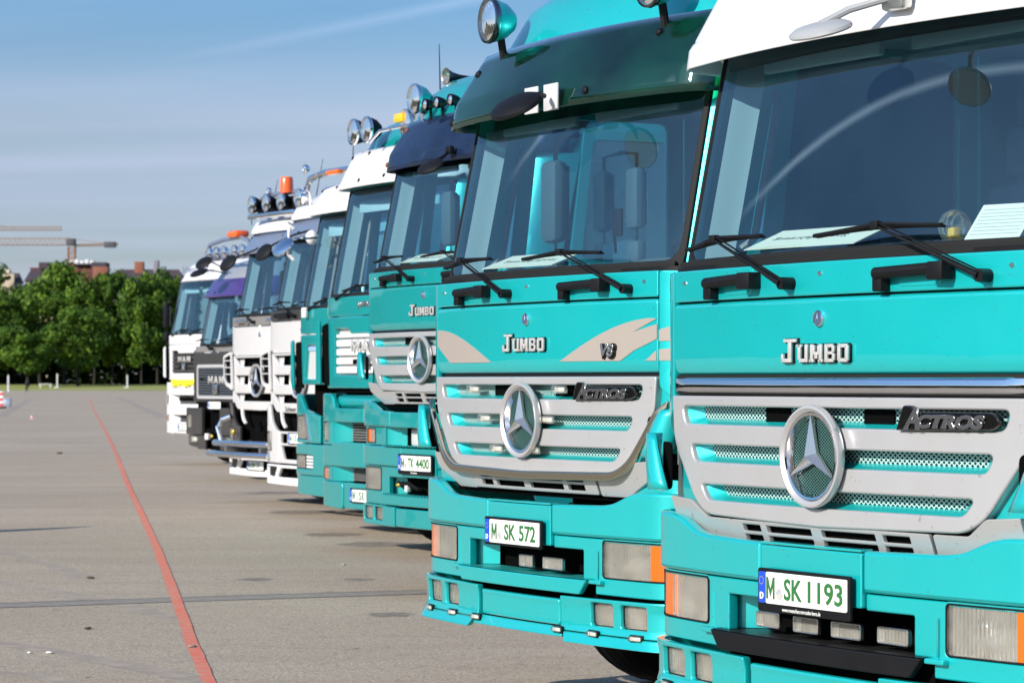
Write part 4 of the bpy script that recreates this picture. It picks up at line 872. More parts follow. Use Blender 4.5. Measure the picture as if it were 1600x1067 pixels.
def low_bumper(root, col, variant):
    wb = mkwrap(1.21, .21, .072, -.05)
    V1 = variant == 1
    top = [(0, 1.03), (.70, 1.04, .04), (.78, 1.05, .05), (.93, 1.105, .06), (1.50, 1.115), (1.78, 1.115, .1), (1.86, .893)]
    for sg in (-1, 1):
        pts = [(sg * .302, 1.032)] + [(sg * p[0],) + tuple(p[1:]) for p in top[1:]] + [(sg * .302, .893)]
        sheet('bumper_upper', rp(pts[::-sg] if sg > 0 else pts, .012)[::1], (), wb, col, root, .0, .05, .014, .05, .05, ang=50)
        low = [(sg * .302, .888), (sg * 1.86, .888), (sg * 1.84, .636), (sg * .64, .636), (sg * .64, .70), (sg * .545, .70), (sg * .545, .832), (sg * .302, .832)]
        hole = rect(*sorted((sg * .695, sg * 1.165)), .712, .884, .02)
        if sg > 0: hole = [(p[0] + (.035 if False else 0), p[1]) for p in hole]
        sheet('bumper_lower', rp(low[::-sg] if sg < 0 else low, .008), [hole], wb, col, root, -.016, .04, .006, .05, .08, ang=50)
        rect_lamp('headlight', root, wb, *sorted((sg * .70, sg * 1.16)), .717, .879, -.016, .07, .02, amb=.34 if variant == 1 else .27)
        cove('bumper_cove', root, wb, sg * .665, sg * .50, .705, .832, -.012, -.16, col)
        # lower lip with fog lamps
    sheet('plate_flap', rect(-.296, .296, .838, 1.024, .008), (), wb, col, root, -.002, .04, .006, .08)
    sheet('flap_edge', rect(-.296, .296, 1.027, 1.036, .002), (), wb, col, root, .0, .05, .002, .08)
    b = MB(); b.box(-.62, .62, .16, .2, .62, .9); b.box(-.62, .62, .035, .16, .832, .85); b.build('bumper_cavity', dark, root)
    # step
    stm = black if V1 else col
    sheet('step_front', rp([(-.62, .70), (.62, .70), (.56, .632), (-.56, .632)], .01), (), wb, stm, root, .022, .03, .006, .08)
    tread = mesh_mat('step_tread_black', (.02, .02, .02), (.004, .004, .004), .03, .35) if V1 else mesh_mat('step_tread_teal', (.02, .38, .36), (.004, .05, .05), .03, .45)
    grid('step_tread', lambda u, v: wb(u, .7025, .02 - .17 * v), lin(-.62, .62, 15), [0, 1], tread, root)
    for sg in (-1, 1): sheet('step_end', rect(*sorted((sg * .62, sg * .71)), .684, .702, .006), (), wb, col, root, .012, .05, .005, .1)
    leds = ((-.40, -.265), (-.155, -.015), (.075, .235), (.32, .48)) if V1 else ((-.06, .06), (.155, .33))
    for a, c_ in leds: rect_lamp('spot_lamp', root, flat(.015 + .05 * abs(a)), a, c_, .728, .775, .02, .02, .01, rimm=steel, ext=.005)
    wl = mkwrap(1.215, .21, .072, -.055, 0, 0, lambda q: .035 * max(0, (.50 - q) / .09) ** 1.5 * (1 if q < .5 else 0) + .012 * max(0, (q - .57) / .06))
    for sg in (-1, 1):
        ho = [rect(*sorted((sg * a, sg * c_)), .497, .602, .016) for a, c_ in ((.635, .80), (.855, 1.04))]
        pts = [(sg * .395, .618), (sg * 1.84, .628), (sg * 1.84, .462), (sg * .395, .462)]
        sheet('lip_side', rp(pts[::-1] if sg > 0 else pts, .012), ho, wl, col, root, .0, .035, .006, .05, .022, ang=50)
        pts = [(sg * .43, .458), (sg * 1.84, .458), (sg * 1.80, .412), (sg * .46, .412)]
        sheet('lip_flange', rp(pts[::-1] if sg > 0 else pts, .01), (), wl, col, root, .002, .03, .005, .05, .02, ang=50)
        for a, c_ in ((.64, .795), (.86, 1.035)): rect_lamp('fog_lamp', root, wl, *sorted((sg * a, sg * c_)), .50, .598, -.022, .05, .016, rimm=black, ext=.003)
        for a in (.39, .67, .98):
            p = wl(sg * a, .462, .008); t = 0 if a < .9 else 12
            o = MB().box(-.04, .04, -.014, .01, -.013, .013, .008, T_(*p) @ rot(sg * t, 'Z')).build('side_marker', lens, root); MB().box(-.034, .034, -.006, .006, -.009, .009, .003, T_(*p) @ rot(sg * t, 'Z')).build('reflector', refl_m, o)
            MB().box(-.044, .044, -.002, .014, -.017, .017, .006, T_(*p) @ rot(sg * t, 'Z')).build('marker_base', black, o)
    sheet('lip_centre', rect(-.375, .375, .478, .600, .02), (), wl, col, root, -.008, .03, .012, .08, .03, ang=50)
    sheet('lip_centre_flange', rect(-.42, .42, .430, .474, .005), (), wl, col, root, -.006, .02, .004, .08)
    MB().box(-.6, .6, .03, .1, .44, .66).build('lip_backing', dark, root)
    if V1: plate(root, 0, .878, wb, ([('M', .075), ('SK', .21), ('1193', .398)], .128), .022, footer='www.muenchen.mercedes-benz.de')
    else: plate(root, -.01, .886, wb, ([('M', .092), ('SK', .245), ('572', .41)], .143), .022)
def tall_bumper(root, col):
    wb = mkwrap(1.21, .21, .072, -.05)
    V = lambda pts, sg, r=.012: rp(pts[::-1] if sg > 0 else pts, r)
    for sg in (-1, 1):
        sheet('bumper_upper', V([(sg * .50, 1.37), (sg * .70, 1.375, .04), (sg * .92, 1.44, .06), (sg * 1.6, 1.45), (sg * 1.8, 1.43, .08), (sg * 1.86, 1.25), (sg * .50, 1.25)], sg), (), wb, col, root, 0, .05, .014, .05, .05, ang=50)
        sheet('bumper_cheek', V([(sg * .62, 1.245), (sg * 1.86, 1.245), (sg * 1.86, 1.11), (sg * .62, 1.11)], sg, .008), [rect(*sorted((sg * .84, sg * 1.03)), 1.125, 1.235, .01)], wb, col, root, -.02, .04, .006, .05)
        rect_lamp('front_indicator', root, wb, *sorted((sg * .845, sg * 1.025)), 1.13, 1.23, -.02, .04, .01, amb=.35)
        cove('bumper_cove', root, wb, sg * .66, sg * .48, 1.11, 1.25, -.02, -.14, col)
        sheet('bumper_middle', V([(sg * .285, 1.105), (sg * 1.86, 1.105), (sg * 1.86, .955), (sg * .285, .955)], sg, .008), (), wb, col, root, 0, .04, .010, .05, ang=50)
        sheet('bumper_lower', V([(sg * .28, .95), (sg * 1.86, .95), (sg * 1.84, .66), (sg * .62, .66), (sg * .62, .74), (sg * .545, .74), (sg * .545, .875), (sg * .28, .875)], sg, .008), [rect(*sorted((sg * .70, sg * 1.16)), .765, .942, .02)], wb, col, root, -.016, .04, .006, .05, ang=50)
        rect_lamp('headlight', root, wb, *sorted((sg * .705, sg * 1.155)), .77, .937, -.016, .07, .02)
        cove('bumper_cove', root, wb, sg * .665, sg * .50, .745, .875, -.012, -.16, col)
        for a, c_ in ((.64, .80), (.855, 1.04)): rect_lamp('fog_lamp', root, mkwrap(1.215, .21, .072, -.055), *sorted((sg * a, sg * c_)), .545, .643, -.018, .05, .02, rimm=black, ext=.003)
        sheet('lip_side', V([(sg * .395, .652), (sg * 1.84, .658), (sg * 1.82, .50), (sg * .395, .50)], sg), [rect(*sorted((sg * a, sg * c_)), .54, .648, .016) for a, c_ in ((.635, .805), (.85, 1.045))], mkwrap(1.215, .21, .072, -.055), col, root, 0, .035, .008, .05, ang=50)
    sheet('bumper_bridge', rect(-.495, .495, 1.25, 1.365, .01), (), wb, col, root, -.002, .04, .008, .08)
    sheet('plate_flap', rect(-.28, .28, .88, 1.10, .01), (), wb, col, root, .0, .04, .008, .08)
    sheet('lip_centre', rect(-.385, .385, .505, .645, .02), (), mkwrap(1.215, .21, .072, -.055), col, root, -.006, .03, .01, .08)
    b = MB(); b.box(-.62, .62, .12, .2, .6, 1.28); b.box(-.7, .7, .0, .12, 1.25, 1.262); b.box(-.6, .6, .0, .14, .875, .882); b.build('bumper_cavity', dark, root)
    MB().box(-.33, -.14, .06, .14, 1.11, 1.245, .02).build('tow_housing', pearl, root)
    tread = mesh_mat('step_tread_teal', (.02, .38, .36), (.004, .05, .05), .03, .45)
    for zz_ in (1.108, .742):
        grid('step_tread', lambda u, v: wb(u, zz_, .02 - .17 * v), lin(-.6, .6, 13), [0, 1], tread, root)
        b = MB()
        for i in range(26): p = wb(-.6 + i * .048, zz_ + .006, .012); b.box(p.x - .007, p.x + .016, p.y - .006, p.y + .03, p.z - .005, p.z + .005)
        b.build('step_teeth', col, root)
    sheet('step_front', rect(-.61, .61, .665, .742, .01), (), wb, col, root, .018, .03, .006, .08)
    b = MB(); rd = random.Random(2)
    for i in range(8): x = -.42 + rd.random() * .2; b.tube([(x, -.0, .80 + rd.random() * .04), (x + .05, -.03, .82 + rd.random() * .03), (x + .09, .02, .79)], .012, 6)
    b.build('hose_couplings', black, root); MB().box(-.24, -.2, -.04, 0, .77, .82, .008).build('coupling_tag', white, root); MB().ell((-.37, -.02, .82), (.03, .02, .02), 6).build('coupling_cap', mat('brass', (.5, .35, .06), .4, .6), root)
    plate(root, .0, .99, wb, ([('M', .078), ('TK', .21), ('4400', .395)], .128), .026, footer='Mercedes-Benz')
T1, wg1, wc1 = truckA((1.0608, 9.45), 'nearest turquoise truck with white sun visor and number plate M SK 1193', 0, 1)
T2, wg2, wc2 = truckA((.0695, 12.95), 'turquoise truck with grey flash stripes, green sun visor and number plate M SK 572', .075, 2)
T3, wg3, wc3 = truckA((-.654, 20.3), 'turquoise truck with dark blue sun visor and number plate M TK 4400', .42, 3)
# ---- sun visors, lamps and fittings of the three
def visor(root, m, z0, zk, z1, y0, W=1.2, k=.1, side=.20, yk=.02, ytop=.22, bolts=(), holes=(), name='sun_visor', bolt_m=black, end=0, low=.0, Rr=.22):
    """bottom edge z0, kink zk, top z1; y grows backwards towards the top"""
    def yy(z): return y0 if z < zk and False else (y0 + yk * (z - z0) / (zk - z0) if z <= zk else y0 + yk + (ytop - yk) * (z - zk) / (z1 - zk))
    w = mkwrap(W, Rr, k); e = w.se + side
    def P(u, v):
        s_ = u * e; z = z0 + (z1 - z0) * v + low * (1 - v) * (u * u); 
        p = w(s_, z, 0); p.y += yy(z) ; p.x *= 1 - end * max(0, v - .5); return p
    vs = sorted(set(lin(0, 1, 9) + [(zk - z0) / (z1 - z0) - .015, (zk - z0) / (z1 - z0) + .015]))
    o = grid(name, P, lin(-1, 1, 45), vs, m, root, .005, 40)
    for s_, z_ in bolts:
        p = P(s_ / e, (z_ - z0) / (z1 - z0)); th = math.degrees(math.atan2(yy(z_ + .01) - yy(z_ - .01), .02))
        MB().lathe([(.0005, .012), (.012, .012), (.016, .008), (.02, .008), (.021, 0)], 14, T_(*p) @ rot(-th, 'X') @ FWD).build('visor_bolt', bolt_m, o)
    return o, P
def front_mirror(root, c, rz=0, tilt=35, m=black, scale=1, arm=None, glassy=True):
    M = T_(*c) @ rot(rz, 'Z') @ rot(tilt, 'X') @ Matrix.Diagonal((scale, scale, scale, 1))
    b = MB(); t = [(.0005, .032), (.06, .030), (.12, .022), (.15, .008), (.155, -.004), (.148, -.012)]
    b.lathe(t, 28, M @ Matrix.Diagonal((1, .72, 1, 1))); o = b.build('front_mirror', m, root)
    MB().lathe([(.0005, -.008), (.148, -.01)], 28, M @ Matrix.Diagonal((1, .72, 1, 1))).build('mirror_glass', chrome, o)
    if arm:
        b = MB(); b.tube([Vector(c) + Vector((0, 0, .02))] + [Vector(a) for a in arm], .013, 8); b.build('mirror_arm', m, o)
    return o
# nearest truck: solid white visor, grey mirror bracket
v1, P1 = visor(T1, white, 2.785, 2.86, 2.885, .03, bolts=(), yk=.012, ytop=.03, k=.10)
visor(T1, white, 2.878, 2.90, 3.12, .062, yk=.005, ytop=.14, k=.10, W=1.19, name='visor_upper')
sheet('visor_step', rect(-1.35, 1.35, 2.87, 2.905, .01), (), lambda s, z_, d=0: (lambda p: Vector((p.x, p.y - .02, p.z)))(mkwrap(1.2, .22, .10, -.075)(s, z_, d)), white, v1, .012, .02, .006, .07) if False else None
front_mirror(T1, (.24, -.17, 2.77), 12, 22, mat('grey_mirror_shell', (.30, .31, .32), .4), .8, arm=[(.28, -.08, 2.84), (.40, .03, 2.88)])
MB().box(.34, .46, .0, .05, 2.83, 2.93, .015).build('mirror_bracket', steel, T1)
# second truck: green acrylic visor with patches, mirror on it, two round roof lamps
z2_ = lambda q: q + .075
v2, P2 = visor(T2, acryl, z2_(2.80), z2_(2.93), z2_(3.18), .04, yk=.03, ytop=.20, k=.105, bolts=((-1.12, z2_(2.84)), (-.98, z2_(3.08)), (.42, z2_(2.86)), (.78, z2_(3.10))), bolt_m=black)
for x0, x1 in ((-.055, .07), (.125, .255)):
    MB().box(x0, x1, .018, .028, z2_(2.785), z2_(2.91), .003).build('mirror_plate', pearl, v2)
front_mirror(T2, (.25, -.20, z2_(2.79)), 8, 36, black, 1.0, arm=[(.24, -.08, z2_(2.85)), (.20, -.02, z2_(2.85))])
for x in (-.72, .78): round_lamp(T2, x, .20, z2_(3.32), .112, .16, teal, mat('dark_chrome', (.25, .25, .26), .15, 1), deg=-4 if x < 0 else 0); MB().tube([(x, .3, z2_(3.0)), (x, .26, z2_(3.24))], .02, 8).build('lamp_bracket', black, T2)
# third truck: dark blue visor, horn, aerials, lamps
z3_ = lambda q: q + .42
v3, P3 = visor(T3, acryl_b, z3_(2.80), z3_(2.94), z3_(3.19), .10, yk=.03, ytop=.20, k=.105, bolts=((-1.10, z3_(2.86)), (-.95, z3_(3.12)), (.2, z3_(3.14))), bolt_m=rust)
front_mirror(T3, (.30, -.10, z3_(2.74)), 12, 40, black, .8, arm=[(.28, .02, z3_(2.82)), (.26, .08, z3_(2.87))])
MB().box(.22, .30, .06, .10, z3_(2.84), z3_(2.90), .01).build('mirror_bracket', black, T3)
for x in (-.72, .72): round_lamp(T3, x, .30, z3_(3.345), .115, .16, teal, chrome, deg=-2); MB().tube([(x, .38, z3_(3.1)), (x, .36, z3_(3.27))], .02, 8).build('lamp_bracket', chrome, T3)
for x in (-.46, -.27, -.05): round_lamp(T3, x, .26, z3_(3.275), .045, .09, black, gloss_black, name='small_lamp'); MB().tube([(x, .30, z3_(3.1)), (x, .30, z3_(3.25))], .012, 6).build('lamp_bracket', black, T3)
b = MB(); b.lathe([(.066, .0), (.058, -.012), (.035, -.06), (.02, -.12), (.014, -.2), (.013, -.42), (.03, -.43), (.03, -.5), (.001, -.5)], 24, T_(-.78, .60, z3_(3.54)) @ FWD); o = b.build('air_horn', gloss_black, T3)
MB().lathe([(.067, .002), (.055, -.01), (.03, -.07), (.001, -.12)], 24, T_(-.78, .598, z3_(3.54)) @ FWD).build('horn_mouth', mat('brass_grey', (.5, .45, .38), .25, .9), o); MB().tube([(-.78, .88, z3_(3.54)), (-.78, .88, z3_(3.42))], .014, 6).build('horn_foot', black, o)
for p, q in (((-.78, .55, z3_(3.40)), (-.74, .52, z3_(3.78))), ((-.9, 1.15, z3_(3.50)), (-.84, 1.12, z3_(3.80)))):
    MB().tube([p, q], .006, 6, .003).build('aerial', black, T3)
for x in (.50, .6): MB().box(x, x + .06, .13, .2, z3_(3.13), z3_(3.2), .01).build('rusty_clamp', rust, T3)
# cards on the dashboards
def card(loc, root, x, y, z, w, h, tilt, rz, label, lines, grp=None, lean=0):
    o = MB().box(-w / 2, w / 2, -h / 2, h / 2, 0, .003).build('dashboard_card', paper); M_ = root.matrix_basis @ T_(x, y, z) @ rot(rz, 'Z') @ rot(tilt, 'X'); o.matrix_world = M_; tag(o, label, 'card', grp)
    ink = mat('ink', (.03, .03, .035), .8)
    for body, u, v, fw, fh, r_ in lines:
        text('card_text', body, .05, u, v, lambda s, z_, d=0: Vector((s, z_, .0034 + d)), ink, o, 0, .0006, fit=(fw, fh), rotz=r_)
    return o
bpy.context.view_layer.update()
card(None, T1, -.34, .235, 2.115, .62, .20, 22, 4, 'white card lying on the dashboard of the nearest turquoise truck', [('Sonderfahrzeug', -.04, -.0, .42, .04, 180), ('DSP', .22, .05, .1, .05, 180)])
card(None, T1, .70, .22, 2.115, .22, .17, 48, 14, 'printed sheet leaning upright at the right end of the dashboard of the nearest turquoise truck', [('lllllllllllllllllll', 0, .06 - .016 * i, .19, .004, 0) for i in range(8)])
MB().tube([(.28, .32, 2.20), (.30, .30, 2.30), (.36, .28, 2.33)], .008, 6).build('phone_arm', black, T2); MB().box(.34, .42, .26, .28, 2.27, 2.40, .008).build('phone_holder', black, T2)
card(None, T2, -.36, .235, 2.185, .62, .20, 20, 4, 'white card lying on the dashboard of the truck with the green sun visor', [('Sonderfahrzeug', 0, -.01, .46, .045, 180), ('DSP', .22, .06, .08, .04, 180)])
card(None, T3, -.36, .235, 2.53, .55, .20, 20, 4, 'white card lying on the dashboard of the truck with the dark blue sun visor', [('Sonderfahrzeug', 0, -.01, .42, .045, 180)])
MB().ell((.36, .30, 2.12), (.06, .055, .06), 10).build('dashboard_compass', lens, T1); MB().box(.34, .38, .28, .32, 2.05, 2.12, .01).build('compass_card', yellow_m, T1)
MB().box(.40, .50, 1.2, 1.25, 2.50, 2.62, .01).build('roof_console', black, T1)
# ================================================================== THE ROUNDED-CAB TRUCKS (turquoise, and white at the far end)
def vsheet(sg, pts, r=.012): return rp(pts[::-1] if sg > 0 else pts, r)
def man_letters(root, x, z, wrap, h=.10, w=.52, m=None, par=None):
    m = m or mat('letter_metal')
    p = par or root
    text('maker_letters', 'M', h, x - w * .36, z, wrap, m, p, .02, .014, .002, bold=.006, fit=(w * .29, h))
    text('maker_letters', 'A', h, x, z, wrap, m, p, .02, .014, .002, bold=.006, fit=(w * .27, h))
    text('maker_letters', 'N', h, x + w * .35, z, wrap, m, p, .02, .014, .002, bold=.006, fit=(w * .26, h))
def truckB(loc, label, dz, col, slat, slat_bg, kind='a', bottom=.40):
    root = truck_root(loc, label); z = lambda q: q + dz
    wc = mkwrap(1.2, .26, .085, .0)
    G = dict(W=1.2, R=.26, k=.095, y0=.03, tilt=.20)
    cab(root, dz + .36, col, zb=1.2, gtop=3.045, roof=3.80 if kind == 'a' else 3.53, G=G, frit=2.93, gl=1.06, black_pillar=True)
    sheet('upper_front_panel', rect(-1.3, 1.3, z(2.205), z(2.385), .03), (), wc, col, root, .0, .03, .010, .06, .05)
    sheet('front_panel', rp([(-1.3, z(1.53), .06), (1.3, z(1.53), .06), (1.3, z(2.198)), (-1.3, z(2.198))], .02), [rp([(-.80, z(1.655)), (.80, z(1.655)), (.80, z(2.085)), (.42, z(2.085)), (.37, z(2.035)), (-.37, z(2.035)), (-.42, z(2.085)), (-.80, z(2.085))], .025)], wc, col, root, .0, .05, .014, .06, .08)
    g = sheet('grille_backing', rect(-.84, .84, z(1.64), z(2.1), .01), (), wc, slat_bg, root, -.05, .01, .001, .1)
    for i in range(5):
        z0 = z(1.662 + i * .083); sheet('grille_slat', rect(-.785, .785, z0 + .008, z0 + .072 - (.03 if i == 4 else 0), .012), (), wc, slat, g, -.012, .03, .009, .1)
    man_letters(root, .0, z(1.925), wc, .105, .60)
    b = MB(); p = wc(.0, z(1.78), .03); b.box(-.07, .07, -.015, .01, -.06, .06, .012, T_(*p)); o = b.build('maker_emblem', steel, root)
    b = MB(); b.tube([p + Vector((-.04, -.02, -.03)), p + Vector((-.02, -.02, .01)), p + Vector((.02, -.02, .02)), p + Vector((.045, -.02, .035))], .01, 6); b.tube([p + Vector((.02, -.02, .02)), p + Vector((.03, -.02, -.035))], .008, 6); b.build('lion_relief', chrome, o)
    sheet('camera_opening', rect(-.30, -.14, z(1.755), z(1.80), .01), (), wc, dark, root, .006, .01, .001, .1)
    for sg in (-1, 1):                       # side wind vanes, a dark gap behind them
        sheet('wind_vane', vsheet(sg, [(sg * 1.07, z(1.56)), (sg * 1.17, z(1.60)), (sg * 1.17, z(2.14)), (sg * 1.09, z(2.18))], .03), (), flat(.03), col, root, .0, .03, .010, .5)
        sheet('vane_gap', vsheet(sg, [(sg * .95, z(1.55)), (sg * 1.12, z(1.58)), (sg * 1.12, z(2.12)), (sg * 1.0, z(2.15))], .03), (), flat(.075), dark, root, .0, .02, .002, .5)
    wg = mkwrap(1.2, .26, .095, .03)
    wiper(root, wg, (-.72, z(2.375)), (-.20, z(2.475)), (-.60, z(2.44)), (.15, z(2.48))); wiper(root, wg, (.25, z(2.375)), (.62, z(2.475)), (.25, z(2.44)), (.95, z(2.47)))
    # bumper in three storeys with lamps and radiator slots
    wb = mkwrap(1.22, .24, .08, -.03); B = lambda q: bottom + (q - .40) * (1.48 + dz - bottom) / 1.08
    lampcol = amber
    for sg in (-1, 1):
        sheet('bumper_upper', vsheet(sg, [(sg * .004, B(1.345)), (sg * .70, B(1.345), .03), (sg * .80, B(1.48), .05), (sg * 1.75, B(1.48)), (sg * 1.80, B(1.0)), (sg * .80, B(1.0)), (sg * .80, B(1.03)), (sg * .80, B(1.215)), (sg * .004, B(1.215))]), [rect(*sorted((sg * .90, sg * 1.08)), B(1.03), B(1.215), .02)], wb, col, root, 0, .05, .010, .05, .08, ang=50)
        rect_lamp('headlight', root, wb, *sorted((sg * .905, sg * 1.075)), B(1.035), B(1.21), -.01, .05, .02)
        sheet('bumper_middle', vsheet(sg, [(sg * .004, B(.80)), (sg * 1.78, B(.80)), (sg * 1.78, B(.995)), (sg * .795, B(.995)), (sg * .795, B(1.03)), (sg * .004, B(1.03))]), (), wb, col, root, 0, .05, .010, .05, .08, ang=50)
        cove('bumper_cove', root, wb, sg * .80, sg * .58, B(1.03), B(1.215), -.005, -.14, col)
        sheet('bumper_lamp_band', vsheet(sg, [(sg * .79, B(.66)), (sg * 1.78, B(.66)), (sg * 1.78, B(.795)), (sg * .79, B(.795))], .01), [rect(*sorted((sg * .88, sg * 1.07)), B(.672), B(.785), .01)], wb, col, root, -.004, .05, .006, .05)
        rect_lamp('front_indicator', root, wb, *sorted((sg * .885, sg * 1.065)), B(.677), B(.78), -.01, .04, .01, amb=.36, col=lampcol)
        cove('bumper_cove', root, wb, sg * .79, sg * .55, B(.66), B(.795), -.01, -.14, col)
        sheet('bumper_corner', vsheet(sg, [(sg * .50, B(.40)), (sg * 1.70, B(.43)), (sg * 1.76, B(.655)), (sg * .50, B(.655))], .05), (), wb, col, root, -.002, .04, .012, .05, .08, ang=50)
    for z0, z1 in ((1.035, 1.21), (.665, .79)):
        b = MB(); b.box(-.6, .6, .15, .2, B(z0) - .02, B(z1) + .02); o = b.build('radiator_cavity', dark, root)
        for i in range(7): MB().box(-.56, .56, .125, .14, B(z0 + (z1 - z0) * (i + .3) / 7), B(z0 + (z1 - z0) * (i + .75) / 7)).build('radiator_fin', radiator, o)
    sheet('bumper_centre', rect(-.49, .49, B(.415), B(.655), .03), (), wb, col, root, -.012, .04, .010, .07)
    b = MB(); b.tube([(-.78, .14, B(1.40)), (.78, .14, B(1.40))], .07, 14); b.build('bumper_crossbar', col, root); MB().box(-.85, .85, .2, .25, B(1.3), B(1.56)).build('bumper_void', dark, root)
    plate(root, -.0, B(.545), wb, ([('M', .085), ('S', .215), ('K', .28)], .15), .012)
    sheet('rain_gutter', rect(-.9, .9, z(1.49), z(1.53), .01), (), wc, dark, root, -.06, .01, .001, .1)
    for sg in (-1, 1): side_mirror(root, sg, z(2.38 if kind == 'far' else 2.5), .20 if kind == 'far' else 1.0, col=black)
    chassis(root)
    return root
def antenna(root, a, b_): MB().tube([a, b_], .007, 6, .003).build('aerial', black, root)
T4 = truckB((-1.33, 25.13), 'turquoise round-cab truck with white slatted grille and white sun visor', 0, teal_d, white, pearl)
visor(T4, white, 3.41, 3.47, 3.76, .10, yk=.02, ytop=.16, k=.10, bolts=((-1.18, 3.50), (-1.02, 3.72), (-.45, 3.47), (-.5, 3.73), (.1, 3.48), (.1, 3.73)), end=.06)
for x in (-.68, -.40, .40, .68): round_lamp(T4, x, .20, 3.94, .122, .17, black, chrome, deg=-3)
MB().box(.22, .40, .16, .22, 3.95, 4.03, .01).build('yellow_lamp', yellow_m, T4); MB().box(.24, .38, .22, .28, 3.93, 4.03, .01).build('lamp_back', black, T4)
b = MB(); b.tube([(-.15, .1, 3.80), (-.05, .16, 3.9), (.2, .18, 3.91), (.55, .18, 3.91), (.65, .12, 3.8)], .016, 8); b.build('lamp_bar', chrome, T4)
bm = text('model_lettering', 'JUMBO', .07, .0, 2.30, mkwrap(1.2, .26, .085, .0), steel, T4, .006, .012, .002, bold=.003, fit=(.40, .065))
T9 = truckB((-6.2, 52.0), 'farthest truck, white round-cab with dark slatted grille and a tall rounded roof', .09, white, anthr, dark, 'far', .59)
text('roof_lettering', 'Schwertrans', .2, .05, 3.72, mkwrap(1.2, .26, .095, .155), mat('ink_blue', (.08, .09, .16), .6), T9, .004, .002, fit=(1.25, .13), shear=.2)
o = MB(); rd = random.Random(3)
for i in range(7): o.ell((-.62 + i * .17, .08 + .02 * (i % 2), 1.56 + rd.random() * .03), (.13, .10, .07 + rd.random() * .03), 8)
o = o.build('folded_jacket', yellow_c); o.matrix_world = T9.matrix_basis.copy(); tag(o, 'folded bright yellow jacket lying on the bumper of the farthest white truck', 'jacket')
